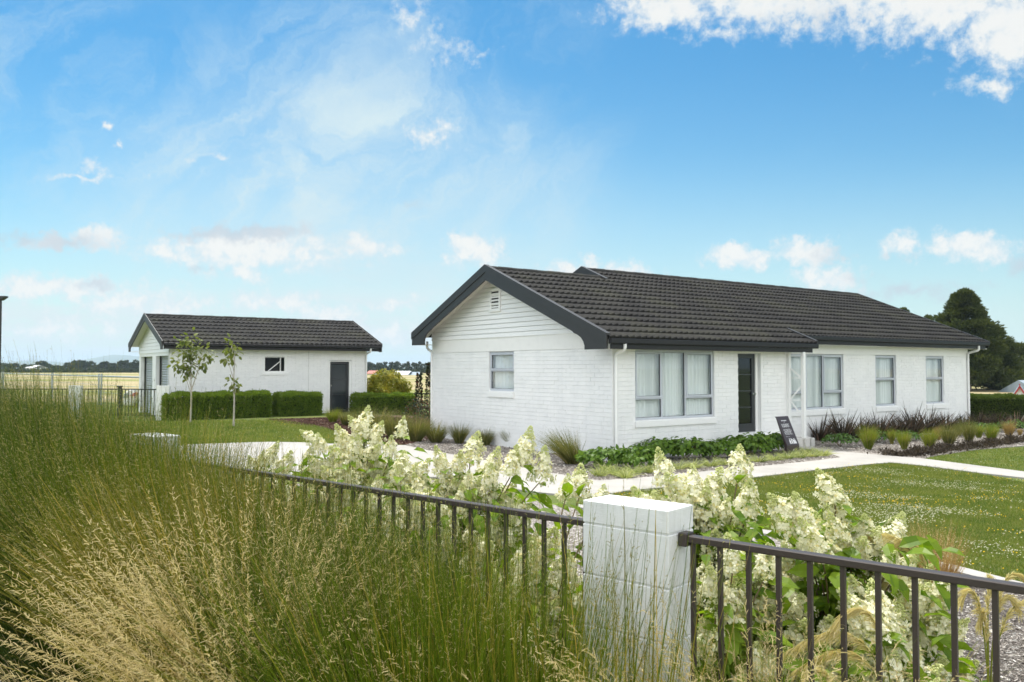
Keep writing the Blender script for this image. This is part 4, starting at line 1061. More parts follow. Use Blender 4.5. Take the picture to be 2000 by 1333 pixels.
grass_clump('straw_tuft', 'small dry straw tuft on gravel at the far bottom left edge', 'grass', -2.95, 4.9, 90, (.3, .7), .2, .6, (.0, 0), .004, [STRAW, STRAW], 411, bend=(.1, .8), segs=6)

def plume_clump(label, x, y, tips, nblade, seed, hb=(.4, .8), group=None, w=.05):
    "tips: list of (top point offset (dx,dy), height, droop) for the feathery plumes"
    r = np.random.RandomState(seed); base = float(gh(x, y))
    H = thing('plume_grass', label, 'grass', (x, y, base), 0, group)
    n = nblade; a = r.uniform(0, 6.28, n); q = np.sqrt(r.uniform(size=n)); b = np.stack([np.cos(a)*q*.1, np.sin(a)*q*.1, 0*a], 1)
    d = unit(np.stack([np.cos(a)*q*.7, np.sin(a)*q*.7, np.ones(n)], 1)); v, f = ribbons(b, d, r.uniform(*hb, n), .006, r.uniform(.3, .9, n), 6, r=r)
    np_mesh('blades', [(v, f, 0)], [TUSS], H)
    for dx, dy, h, dr in tips:
        P0 = np.array([0, 0, 0.]); top = np.array([dx, dy, h]); mid = np.array([-dx*.10, dy*.1, h*1.22]); pts = []
        for i in range(15):
            t = i/14; pts.append((1-t)**2*P0+2*t*(1-t)*mid+t*t*(top+np.array([dx*dr*.2, 0, -dr*h*.45])))
        o = MB().tube([Vector(p) for p in pts], .0035, .0015, 5).build('flower_stem', TUSS, H)
        P = []; D = []
        for i in range(7, 14):
            p0, p1 = pts[i], pts[i+1]; k = 46; tt = r.uniform(size=k); P.append(p0+(p1-p0)*tt[:, None]); D.append(unit((p1-p0)[None]*np.ones((k, 1)))+rdir(k, -.2, r)*.32)
        P = np.concatenate(P); D = np.concatenate(D); tt = np.linspace(0, 1, len(P))
        v, f = ribbons(P, D, w*2.3*r.uniform(.6, 1.2, len(P))*(1.2-.6*tt), .0032, .55, 4, wtip=.4, r=r)
        np_mesh('plume', [(v, f, 0)], [PLUME], o)
    return H
plume_clump('arching golden plume grass behind the brown railing, bending left over the gravel', 2.02, 3.95, [(-.42, 0, .98, .30), (-.30, .05, .88, .35), (-.20, 0, .92, .2), (-.36, -.1, .80, .4), (-.1, .1, .86, .15)], 130, 420, w=.04)
plume_clump('golden plume grass tangled in the hydrangea behind the middle of the brown railing', 1.45, 3.15, [(-.38, 0, .78, .4), (-.30, .1, .70, .5), (-.22, .0, .85, .3)], 160, 421, w=.035)
plume_clump('slim upright plume grass on gravel near the right edge behind the railing', 1.84, 3.2, [(-.10, 0, .84, .03), (-.03, 0, .76, .03), (.04, .05, .88, .03), (.11, 0, .82, .05), (.17, .02, .90, .03), (.22, 0, .80, .03)], 90, 422, (.25, .6), w=.028)
plume_clump('short golden plume grass low behind the balusters right of the pillar', 1.18, 2.95, [(-.2, 0, .6, .4), (-.1, .1, .66, .3)], 200, 423, w=.03)

# ------------------------------------------------------------------ hydrangeas
def panicle_mesh(seed, tight=1.):
    r = np.random.RandomState(seed); L = .24; n = 92
    t = r.uniform(.02, .80, n); a = r.uniform(0, 6.283, n); rad = .086*(1-t)**.66*(1+.18*np.sin(a*3+seed)*np.sin(t*9))*r.uniform(.6, 1.18, n)+.006
    c = np.stack([np.cos(a)*rad, np.sin(a)*rad, t*L], 1); nr = unit(np.stack([np.cos(a), np.sin(a), .25+.6*t], 1)+r.normal(0, .35, (n, 3)))
    s = unit(np.cross(nr, rdir(n, 0, r))); u = np.cross(nr, s); V_ = []
    sz = r.uniform(.013, .026, n)[:, None]
    for k in range(4):
        ph = k*np.pi/2; d = s*math.cos(ph)+u*math.sin(ph); e = -s*math.sin(ph)+u*math.cos(ph); lift = nr*sz*r.uniform(-.15, .45, n)[:, None]
        V_.append(np.stack([c, c+d*sz*.62-e*sz*.46+lift*.4, c+d*sz*1.12+lift, c+d*sz*.62+e*sz*.46+lift*.4], 1))
    V_ = np.concatenate(V_); f = (np.arange(len(V_))*4)[:, None]+np.arange(4)[None]
    m = 330; t = np.concatenate([r.uniform(.0, .8, 200), r.uniform(.66, 1.0, 130)]); a = r.uniform(0, 6.283, m); rad = .076*(1-t)**.6*r.uniform(.3, 1.1, m)+.003
    c = np.stack([np.cos(a)*rad, np.sin(a)*rad, t*L*1.04], 1); o = np.array([[1,0,0],[0,1,0],[-1,0,0],[0,-1,0],[0,0,1],[0,0,-1]])
    B_ = c[:, None]+o[None]*r.uniform(.0035, .0065, m)[:, None, None]
    F = np.array([[0,1,4],[1,2,4],[2,3,4],[3,0,4],[1,0,5],[2,1,5],[3,2,5],[0,3,5]]); bf = ((np.arange(m)*6)[:, None, None]+F[None]).reshape(-1, 3)
    st, sf = ribbons(np.zeros((3, 3)), np.array([[0, 0, 1.], [.02, 0, 1], [0, .02, 1]]), .2, .004, 0., 2, r=r)
    o = np_mesh('flower_head', [(V_.reshape(-1, 3), f, 0), (B_.reshape(-1, 3), bf, 1)], [PETAL, BUD])
    me = o.data; bpy.data.objects.remove(o); return me
PAN = [panicle_mesh(s) for s in range(5)]
def hydrangea(label, x, y, top, rad, npan, seed, keys=(), leafn=1.):
    """keys: (px, py, Y) photo-measured tips of the tallest flower heads, as points in space"""
    r = np.random.RandomState(seed); base = float(gh(x, y)); h = top-base
    H = thing('hydrangea_shrub', label, 'shrub', (x, y, base), 0, 'white hydrangeas behind the railing')
    heads = []
    for px, py, Y in keys:
        p = pt(px, py, Y)-Vector((x, y, base)); heads.append((np.array(p), .92))
    tries = 0
    while len(heads) < npan and tries < 4000:
        tries += 1
        a = r.uniform(0, 6.283); e = r.uniform(-.2, 1.)**1.0; q = math.sqrt(max(0, 1-e*e)) if e > 0 else 1
        p = np.array([math.cos(a)*q*rad, math.sin(a)*q*rad, h*.42+max(e, -.3)*h*.50])*np.array([1, 1, 1])*r.uniform(.86, 1.0)
        if all(np.linalg.norm(p-o_) > .10 for o_, _ in heads): heads.append((p, r.uniform(.7, 1.)))
    sm = MB(); lp = []; ld = []; ln = []; ls = []
    for i, (tip, sc) in enumerate(heads):
        out = tip*np.array([1, 1, 0]); out = out/max(np.linalg.norm(out), 1e-3)
        low = 1-np.clip(tip[2]/h, 0, 1); tilt = r.uniform(.1, .75)+low*.6
        ax = unit(np.array([out[0]*tilt, out[1]*tilt, 1-.25*low])+r.normal(0, .2, 3)); s = sc*r.uniform(.68, 1.10)
        bs = tip-ax*.25*s
        o = bpy.data.objects.new('flower_head', PAN[int(r.randint(5))]); COL.objects.link(o); o.parent = H; o.location = bs
        o.rotation_mode = 'QUATERNION'; o.rotation_quaternion = Vector(ax).to_track_quat('Z', 'Y') @ Vector((0,0,1)).rotation_difference(Vector((0,0,1)))
        o.rotation_quaternion.rotate(Matrix.Rotation(0, 3, 'Z')); o.scale = (s*r.uniform(.85, 1.1), s*r.uniform(.85, 1.1), s)
        root = np.array([out[0]*.05, out[1]*.05, 0.])+r.normal(0, .03, 3)*np.array([1, 1, 0]); mid = root*.4+bs*.6+np.array([0, 0, .08])-out*np.linalg.norm(bs[:2])*.28; pts = []
        for k in range(9):
            t = k/8; pts.append((1-t)**2*root+2*t*(1-t)*mid+t*t*bs)
        sm.tube([Vector(p) for p in pts], .0065, .0035, 5, cap=False)
        nl = int(13*leafn)
        for k in range(nl):
            t = .25+.74*(k//2*2+1)/nl; i0 = min(int(t*8), 7); p = pts[i0]+(pts[i0+1]-pts[i0])*(t*8-i0); tg = unit(pts[i0+1]-pts[i0])
            a = (k//2)*1.57+(k % 2)*3.14+r.uniform(-.3, .3); sd_ = unit(np.cross(tg, [1, .3, .2])); sd2 = np.cross(tg, sd_); d = sd_*math.cos(a)+sd2*math.sin(a)
            dd = unit(d+tg*.35+np.array([0, 0, r.uniform(-.35, .2)])); lp.append(p+dd*.02); ld.append(dd); ln.append(unit(np.array([0, 0, 1.])+r.normal(0, .35, 3))); ls.append(r.uniform(.085, .15))
    # extra inner leaves low down
    k = int(220*leafn*rad/.5); a = r.uniform(0, 6.283, k); q = np.sqrt(r.uniform(size=k)); z = r.uniform(.08, .8, k)*h
    P = np.stack([np.cos(a)*q*rad*.92, np.sin(a)*q*rad*.92, z], 1); D = unit(np.stack([np.cos(a), np.sin(a), r.uniform(-.7, .3, k)], 1)+r.normal(0, .3, (k, 3)))
    lp = np.concatenate([np.array(lp), P]); ld = np.concatenate([np.array(ld), D]); ln = np.concatenate([np.array(ln), unit(np.array([0, 0, 1.])+r.normal(0, .4, (k, 3)))]); ls = np.concatenate([np.array(ls), r.uniform(.09, .15, k)])
    v, q4, t3 = leaves(lp, ld, ln, ls, .46, .3, .28)
    np_mesh('foliage', [(v, q4, 0), (v, t3, 0)], [HLEAF], H)
    sm.build('stems', HSTEM, H)
    return H
hydrangea('hydrangea with tall creamy flower cones left of centre, its tips rising before the red mulch', -1.15, 6.1, 1.70, .64, 130, 501,
    [(720, 792, 6.1), (748, 822, 6.0), (790, 812, 6.2), (680, 812, 6.1), (620, 845, 6.0), (655, 828, 6.0), (585, 840, 6.1), (765, 850, 5.8), (700, 850, 5.7)])
hydrangea('hydrangea with pale flowers furthest left, half veiled by the rush tips', -2.05, 6.6, 1.42, .58, 90, 502, [(545, 862, 6.5), (515, 880, 6.5), (570, 880, 6.3), (610, 870, 6.2), (485, 890, 6.4)])
hydrangea('hydrangea with white flower cones in front of the house gable wall', -.32, 5.25, 1.58, .60, 115, 503,
    [(935, 842, 5.4), (1037, 832, 5.3), (975, 872, 5.2), (900, 880, 5.2), (1010, 868, 5.1), (1065, 870, 5.2), (850, 870, 5.3), (960, 905, 5.0)])
hydrangea('hydrangea between the two taller left ones with flowers spilling towards the path', -.72, 5.3, 1.42, .52, 100, 509, [(840, 895, 5.5), (870, 885, 5.5), (815, 905, 5.4), (790, 880, 5.5), (880, 915, 5.3)])
hydrangea('low hydrangea with small flower heads seen through the railing left of the pillar', .12, 4.25, 1.15, .46, 50, 504,
    [(1135, 905, 4.9), (1110, 925, 4.8), (1085, 1030, 4.1), (1040, 1050, 4.1), (1110, 1075, 4.0), (1180, 945, 4.6)])
hydrangea('hydrangea rising directly behind the foreground pillar with cream cones above its cap', .98, 4.25, 1.60, .52, 60, 505,
    [(1284, 873, 4.35), (1352, 905, 4.3), (1445, 868, 4.5), (1410, 912, 4.3), (1300, 925, 4.1), (1235, 950, 4.1), (1380, 950, 4.1), (1465, 935, 4.2)])
hydrangea('largest hydrangea, loaded with white flower cones above the brown railing at right', 1.62, 4.05, 1.50, .58, 84, 506,
    [(1595, 915, 4.1), (1641, 958, 4.0), (1550, 960, 3.9), (1688, 1003, 3.95), (1765, 1000, 4.1), (1500, 965, 3.9), (1720, 1030, 3.9), (1620, 1000, 3.8), (1560, 1010, 3.7), (1775, 1050, 4.0), (1690, 1050, 3.8)])
hydrangea('hydrangea with drooping white flowers low behind the balusters at lower right', 1.50, 3.45, 1.02, .44, 36, 507, [(1700, 1130, 3.5), (1760, 1180, 3.6), (1640, 1150, 3.4), (1790, 1230, 3.7), (1800, 1290, 3.7)])
hydrangea('hydrangea half hidden by the pillar with dark green leaves and low white flowers', .88, 3.62, 1.10, .38, 32, 508, [(1385, 1105, 3.5), (1450, 1120, 3.6), (1420, 1040, 3.6), (1500, 1060, 3.7)])

# ------------------------------------------------------------------ clipped hedges
def hedge(label, a, b, depth, z0, z1, n, seed, mat=None, loc_v=None, rough=.05):
    """a, b: ground points of the front corners (world xy)"""
    r = np.random.RandomState(seed); a = np.array(a); b = np.array(b); e = b-a; L = np.linalg.norm(e); e = e/L; w = np.array([-e[1], e[0]]); h = z1-z0
    H = thing('clipped_hedge', label, 'hedge', (a[0], a[1], z0), math.atan2(e[1], e[0]))
    q = r.uniform(size=n); A = np.array([L*h, L*depth, depth*h, depth*h, L*h*.4]); c = np.cumsum(A/A.sum())
    f = np.searchsorted(c, q); u1, u2 = r.uniform(size=n), r.uniform(size=n); dp = np.abs(r.normal(0, rough, n))-.02*r.uniform(0, 1.6, n)**2; P = np.zeros((n, 3)); Nn = np.zeros((n, 3))
    for k in range(5):
        m = f == k; a1, a2, d = u1[m], u2[m], dp[m]
        if k == 0: P[m] = np.stack([a1*L, d, a2*h], 1); Nn[m] = (0, -1, 0)
        if k == 1: P[m] = np.stack([a1*L, a2*depth, h-d*.6], 1); Nn[m] = (0, 0, 1)
        if k == 2: P[m] = np.stack([d, a1*depth, a2*h], 1); Nn[m] = (-1, 0, 0)
        if k == 3: P[m] = np.stack([L-d, a1*depth, a2*h], 1); Nn[m] = (1, 0, 0)
        if k == 4: P[m] = np.stack([a1*L, depth-d, a2*h], 1); Nn[m] = (0, 1, 0)
    # rounded upper edges, lumpy surface
    ex = np.clip((P[:, 2]-h+.10)/.10, 0, 1); ed = np.minimum(P[:, 1], depth-P[:, 1]); P[:, 2] -= ex*np.clip(.09-ed, 0, .09)*.7
    P[:, 2] += .024*np.sin(P[:, 0]*5+seed)+.018*np.sin(P[:, 0]*13)+r.normal(0, .018, n); P[:, 1] += .02*np.sin(P[:, 0]*4.1+P[:, 2]*5)
    D = unit(Nn*.8+r.normal(0, .6, (n, 3))+np.array([0, 0, .45])); v, t = small_leaves(P, D, Nn+r.normal(0, .5, (n, 3)), r.uniform(.04, .085, n), .5)
    k = n//40; b0 = np.stack([r.uniform(0, L, k), r.uniform(.02, depth*.9, k), np.full(k, h-.04)], 1); v2, f2 = small_leaves(np.repeat(b0, 3, 0)+np.tile([[0,0,0],[0,0,.03],[0,0,.06]], (k, 1)), rdir(3*k, 1.4, r), rdir(3*k, 0, r), .05)
    np_mesh('foliage', [(v, t, 0), (v2, f2, 0)], [mat or BOXLEAF], H)
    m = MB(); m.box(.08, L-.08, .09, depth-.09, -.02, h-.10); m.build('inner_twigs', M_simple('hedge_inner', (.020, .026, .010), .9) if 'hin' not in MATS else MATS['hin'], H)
    return H
def sh(u, v): return hw(SHED, u, v)
def px_on_line(o, px, v):
    "u along the shed wall direction at offset v where photo column px falls"
    P = hw(o, 0, v); k = (px-1000)/1600.; return (k*P[1]-P[0])/(U[0]-k*U[1])
u0 = px_on_line(SHED, 323, -1.35); u1 = px_on_line(SHED, 529, -1.35)
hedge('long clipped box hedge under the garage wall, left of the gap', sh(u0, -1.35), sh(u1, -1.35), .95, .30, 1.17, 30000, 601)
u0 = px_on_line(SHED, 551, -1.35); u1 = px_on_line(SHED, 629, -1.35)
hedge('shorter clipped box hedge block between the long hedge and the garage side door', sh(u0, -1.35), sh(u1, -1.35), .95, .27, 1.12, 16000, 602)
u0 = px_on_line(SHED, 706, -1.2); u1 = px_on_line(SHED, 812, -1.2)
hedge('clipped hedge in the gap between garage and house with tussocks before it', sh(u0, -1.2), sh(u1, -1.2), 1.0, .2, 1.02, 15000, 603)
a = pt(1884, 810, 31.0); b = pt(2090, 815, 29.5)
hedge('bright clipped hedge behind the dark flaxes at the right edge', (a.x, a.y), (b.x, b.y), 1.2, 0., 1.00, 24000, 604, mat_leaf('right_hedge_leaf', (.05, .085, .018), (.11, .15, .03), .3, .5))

# ------------------------------------------------------------------ beds: tussocks, flaxes, leafy shrubs
def G(px, py): p = gp(px, py); return p.x, p.y
def hpx(px, py, top):
    "height of something standing at px, py whose top is seen at row top"
    p = gp(px, py); return pt(px, top, p.y).z-p.z
k = 0
# tussocks on the gravel, right bed (base px, base py, top py, relative width)
for px, py, tp, w, lab in [(1696, 879, 832, 1., 'bright green tussock nearest the porch post in the gravel bed'),
      (1766, 880, 842, .8, 'second bright tussock from the porch, slim, in front of green leaves'), (1742, 869, 838, .5, 'small thin tussock tucked between the first two bright tussocks'),
      (1815, 878, 838, 1.05, 'broad yellow green tussock in front of the third house window'), (1832, 861, 835, .7, 'brownish tussock behind the broad yellow green one'),
      (1853, 873, 829, 1.15, 'full green tussock below the last house window'), (1893, 868, 820, .9, 'tallest and darkest green tussock below the house corner downpipe'),
      (1912, 857, 830, .8, 'small tussock just right of the tallest dark one'), (1936, 865, 828, .9, 'soft green tussock before the right hedge'),
      (1971, 857, 822, .8, 'pale straw tussock second from the right edge'), (1992, 852, 838, .5, 'small rusty brown tussock at the right edge'), (1873, 853, 826, .7, 'rear tussock between the full green one and the tallest one')]:
    x, y = G(px, py); h = hpx(px, py, tp); brown = 'brown' in lab or 'straw' in lab
    grass_clump('tussock', lab, 'tussock', x, y, int(520*w+120), (h*.85, h*1.35), .055*w, .34*w, (rnd.uniform(-.05, .05), 0), .007, [CAREX if 'darkest' in lab or 'full green' in lab else TUSS if not brown else mat_leaf('brown_tussock', (.22, .15, .06), (.38, .28, .13), .3, .6), STRAW], 700+k, group='tussocks in the gravel bed', bend=(.05, .3)); k += 1
# sedges along the gable wall and by the garage door
for px, py, tp, w, lab in [(852, 866, 822, 1.2, 'dark green sedge at the rear corner of the gable wall'), (897, 868, 826, .9, 'dark sedge second along the gable wall'),
      (948, 872, 836, .9, 'dark sedge below the gable window, behind the hydrangea cones'), (1000, 874, 836, .9, 'dark sedge under the gable window, right of the previous one'),
      (1118, 908, 838, 1.2, 'lone sedge swept to the left beside the front corner of the house'),
      (812, 864, 806, 1.2, 'tall fine sedge in front of the dark red-leaved shrub'), (770, 858, 800, 1.1, 'fine green sedge in front of the gap hedge'), (735, 852, 792, 1.1, 'blond-tipped sedge at the left end of the gap hedge'),
      (702, 838, 797, 1., 'spiky sedge right of the garage side door'), (650, 826, 796, .9, 'short bright sedge at the foot of the garage side door'), (675, 832, 800, .8, 'small sedge in front of the garage side door')]:
    x, y = G(px, py); h = hpx(px, py, tp); lean = (-.42, 0) if 'swept' in lab else (rnd.uniform(-.06, .06), 0)
    grass_clump('sedge', lab, 'sedge', x, y, int(620*w), (h*.8, h*1.35), .10*w, .42*w, lean, .009, [CAREX if 'bright' not in lab else TUSS, STRAW], 730+k, group='sedges along the gable and garage', bend=(.1, .45), seedfrac=.15 if 'blond' in lab else 0); k += 1
# dark flaxes against the long wall
def flax(label, px, py, tp, n, seed, w=1.):
    x, y = G(px, py); h = hpx(px, py, tp); r = np.random.RandomState(seed); base = float(gh(x, y)); a = r.uniform(0, 6.283, n); q = np.sqrt(r.uniform(size=n))
    b = np.stack([np.cos(a)*q*.12*w, np.sin(a)*q*.12*w, 0*a], 1); out = np.stack([np.cos(a), np.sin(a), 0*a], 1)
    d = unit(out*(.75*w*q*r.uniform(.4, 1.2, n))[:, None]+np.array([0, 0, 1])+r.normal(0, .08, (n, 3)))
    v, f = ribbons(b, d, r.uniform(.45, 1.2, n)*h, r.uniform(.026, .055, n), r.uniform(.0, .40, n), 5, unit(out+np.array([0, 0, -.9])), wtip=.08, r=r)
    o = np_mesh('flax', [(v, f, 0)], [FLAX], loc=(x, y, base)); tag(o, label, 'flax', 'dark flaxes along the long wall'); return o
for i, (px, py, tp, lab) in enumerate([(1600, 862, 812, 'dark flax directly behind the white porch post'), (1648, 862, 806, 'large dark flax under the second big window, nearest the porch'), (1683, 858, 816, 'low dark flax right of the large one by the porch'),
      (1718, 855, 806, 'dark flax standing below the first narrow window'), (1752, 852, 814, 'dark flax right of the first narrow window'), (1783, 850, 795, 'tall dark flax midway between the two narrow windows'), (1812, 847, 800, 'dark flax with the tallest blades, left of the last window'),
      (1848, 842, 806, 'dark flax under the last narrow window'), (1880, 838, 812, 'reddish dark flax at the foot of the corner downpipe'), (1915, 838, 806, 'dark flax in front of the right hedge, nearest the house'), (1950, 838, 808, 'brown dark flax in front of the right hedge, middle'), (1985, 838, 810, 'dark flax in front of the right hedge at the picture edge')]):
    flax(lab, px, py, tp-7, 130, 800+i, 1.25)
def leafy(label, name, px, py, tp, wpx, n, size, mat, seed, group=None, asp=.62, stems=True, cat='shrub', flat=.75, dome=.55):
    x, y = G(px, py); h = hpx(px, py, tp); r = np.random.RandomState(seed); base = float(gh(x, y)); rad = wpx/2*y/1600
    H = thing(name, label, cat, (x, y+rad*.6, base), 0, group)
    a = r.uniform(0, 6.283, n); e = r.uniform(-.25, 1, n); q = np.sqrt(np.clip(1-e*e, 0, 1)); s = r.uniform(.72, 1.05, n)*(1+.13*np.sin(a*5+seed)*q+.1*np.sin(a*3+e*7))
    P = np.stack([np.cos(a)*q*rad*s, np.sin(a)*q*rad*s*flat, h*(.5+.46*e*s)], 1); Nn = np.stack([np.cos(a)*q, np.sin(a)*q, .5+e], 1)
    D = unit(np.stack([np.cos(a), np.sin(a), r.uniform(-.75, .2, n)], 1)+r.normal(0, .35, (n, 3)))
    if size > .06:
        v, q4, t3 = leaves(P, D, unit(Nn+r.normal(0, .4, (n, 3))), r.uniform(.7, 1.2, n)*size, asp, .25, .3); parts = [(v, q4, 0), (v, t3, 0)]
    else: v, t3 = small_leaves(P, D, unit(Nn+r.normal(0, .5, (n, 3))), r.uniform(.7, 1.2, n)*size, asp); parts = [(v, t3, 0)]
    np_mesh('foliage', parts, [mat], H)
    m = MB()
    for i in range(7):
        t = i*.9; m.tube([(0, 0, 0), (math.cos(t)*rad*.3, math.sin(t)*rad*.3, h*.4), (math.cos(t)*rad*.6, math.sin(t)*rad*.5, h*.75)], .008, .004, 5)
    m.build('stems', HSTEM, H); return H
for i, (px, py, tp, w, lab) in enumerate([(1182, 922, 886, 84, 'leafy green shrub at the left end of the front bed, before the house corner'), (1246, 925, 884, 78, 'leafy green shrub under the corner downpipe in the front bed'),
      (1296, 905, 868, 90, 'leafy green shrub below the left light of the big window'), (1345, 906, 866, 88, 'leafy green shrub below the middle of the big window'), (1402, 902, 873, 66, 'low leafy shrub below the right light of the big window'),
      (1442, 893, 863, 58, 'leafy green shrub just before the front door step'), (1478, 896, 860, 74, 'leafy shrub right of the front door, left of the sign'), (1512, 890, 856, 70, 'highest leafy shrub, touching the dark sign')]):
    leafy(lab, 'leafy_shrub', px, py-3, tp-10, w*1.12, 420, .13, BEDLEAF, 850+i, 'leafy shrubs in the front bed')
for i, (px, py, tp, w, lab) in enumerate([(1648, 876, 846, 62, 'low bright leafy plant at the foot of the large flax'), (1725, 868, 842, 66, 'low green leafy plant between the first and second tussock'), (1778, 864, 842, 50, 'small green leafy plant behind the second tussock'),
      (1925, 852, 826, 60, 'green leafy plant before the right hedge'), (1990, 846, 822, 60, 'green leafy plant at the right edge below the hedge')]):
    leafy(lab, 'leafy_plant', px, py, tp, w, 260, .085, mat_leaf('bright_bed_leaf', (.06, .12, .03), (.11, .19, .05), .3, .5), 870+i, 'low leafy plants in the gravel bed')
leafy('dark red-leaved shrub in the corner between the gap hedge and the house', 'dark_shrub', 815, 848, 778, 56, 900, .055, DLEAF, 880)
def spire(label, px, py, tp, seed):
    x, y = G(px, py); y += 2.5; x = x/(y-2.5)*y; h = hpx(px, py, tp)*1.1; r = np.random.RandomState(seed); H = thing('upright_shrub', label, 'shrub', (x, y, float(gh(x, y)))); n = 420
    z = r.uniform(.1, 1, n)**.8; a = r.uniform(0, 6.283, n); rad = .14*(1.25-z)*r.uniform(.3, 1, n); P = np.stack([np.cos(a)*rad, np.sin(a)*rad, z*h], 1)
    D = unit(np.stack([np.cos(a), np.sin(a), r.uniform(.3, 1.2, n)], 1)); v, t = small_leaves(P, D, rdir(n, 0, r), .11, .42); np_mesh('foliage', [(v, t, 0)], [DLEAF], H)
    MB().tube([(0,0,0), (0,0,h*.95)], .02, .006, 6).build('stem', HSTEM, H)
spire('taller upright dark-leaved stem against the rear corner of the house', 838, 850, 724, 1); spire('shorter upright dark-leaved stem left of the taller one by the house', 818, 850, 744, 2)
leafy('rounded golden yellow-green shrub seen between garage and house', 'golden_shrub', 752, 806, 722, 78, 7000, .09, YLEAF, 881, dome=.8, flat=1.)
# striped grass plants edging the front bed
for i, (px, py) in enumerate([(1172, 936), (1205, 934), (1238, 931), (1268, 929), (1296, 925), (1326, 922), (1356, 920), (1388, 917), (1420, 914), (1452, 911), (1482, 908), (1512, 905), (1538, 902), (1562, 900), (1586, 898), (1608, 895.5), (1186, 926), (1222, 940), (1545, 893), (1575, 890.5)]):
    x, y = G(px, py-4)
    place = 'at the left end of the bed edge' if px < 1230 else 'along the path below the big window' if px < 1400 else 'along the path near the door' if px < 1530 else 'between the dark sign and the path fork'
    grass_clump('striped_grass', 'small yellow-striped grass plant '+place, 'grass plant', x, y, 120, (.22, .40), .08, .8, (0, 0), .016, [LIRI], 900+i, group='striped grass edging, '+place, bend=(.3, .9))
# dark creeping cover by the gravel
def cover(pxl, n, seed):
    r = np.random.RandomState(seed); pts = np.array([G(*p) for p in pxl]); seg = r.randint(0, len(pts)-1, n); t = r.uniform(size=n)[:, None]
    c = pts[seg]*(1-t)+pts[seg+1]*t+r.normal(0, .14, (n, 2))*np.array([1.3, 1]); hh = r.uniform(.02, .17, n)*(.6+.4*np.sin(c[:, 0]*6)); P = np.column_stack([c, gh(c[:, 0], c[:, 1])+hh])
    v, t3 = small_leaves(P, rdir(n, .3, r), rdir(n, .8, r), r.uniform(.05, .11, n), .4); o = np_mesh('ground_cover', [(v, t3, 0)], [COVER]); tag(o, kind='stuff')
cover([(1745, 892), (1790, 890), (1840, 882), (1900, 876), (1960, 867), (2010, 861)], 5200, 3)
grass_clump('brown_sedge', 'rusty orange-brown upright grass between hydrangea and lawn edging at right', 'grass', *G(1822, 1172), 620, (.35, .72), .10, .28, (0, 0), .004, [mat_leaf('rusty_grass', (.26, .14, .05), (.44, .30, .14), .3, .6), STRAW], 940, seedfrac=.3, seedlen=.4, nsp=12, spk=.02, bend=(.02, .2))

# ------------------------------------------------------------------ young trees
def young_tree(label, px, py, tp, crown, seed, Y=26.):
    x, y = (px-1000)/1600*Y, Y; base = float(gh(x, y)); h = pt(px, tp, y).z-base; r = np.random.RandomState(seed); H = thing('young_tree', label, 'tree', (x, y, base))
    m = MB(); s = y/1600.
    m.tube([(0, 0, 0), (.01, 0, h*.3), (-.01, 0, h*.6), (.02, 0, h*.93)], .032, .008, 7)
    P = []; D = []
    for dx, py2, rad, k in crown:
        k = int(k*1.2)
        c = np.array([(dx-px)*s, 0, pt(px, py2, y).z-base]); R_ = rad*s
        m.tube([(0, 0, max(c[2]-abs(c[0])*1.6-.25, h*.25)), (c[0]*.55, 0, c[2]-.22), (c[0], 0, c[2])], .014, .005, 5)
        for j in range(3): e = r.normal(0, R_*.6, 3); m.tube([tuple(c-np.array([0, 0, R_*.5])), tuple(c+e)], .006, .003, 4)
        q = c+r.normal(0, 1, (k, 3))*R_*np.array([.55, .45, .5]); P.append(q); D.append(unit(q-c+r.normal(0, .05, (k, 3))+np.array([0, 0, -.04])))
    P = np.concatenate(P); D = np.concatenate(D); n = len(P); v, q4, t3 = leaves(P, D, unit(np.array([0, 0, 1.])+r.normal(0, .5, (n, 3))), r.uniform(.10, .19, n), .62, .2, .3)
    np_mesh('crown', [(v, q4, 0), (v, t3, 0)], [TLEAF], H); m.build('trunk', PALEBARK, H, smooth=True)
young_tree('young tree with forked pale trunk and open leafy crown in front of the hedge', 374, 821, 656, [(372, 664, 14, 34), (362, 684, 14, 34), (378, 690, 13, 28), (360, 708, 16, 40), (395, 692, 14, 30), (405, 698, 9, 14), (347, 711, 9, 14), (372, 718, 13, 30), (366, 730, 9, 16), (398, 712, 10, 16)], 31)
young_tree('thin young sapling with three small tufts of leaves, right of the forked tree', 458, 838, 668, [(452, 676, 10, 22), (456, 690, 8, 12), (442, 703, 9, 14), (452, 702, 7, 8), (453, 747, 9, 16), (462, 752, 8, 14), (460, 760, 6, 8)], 32, 24.2)

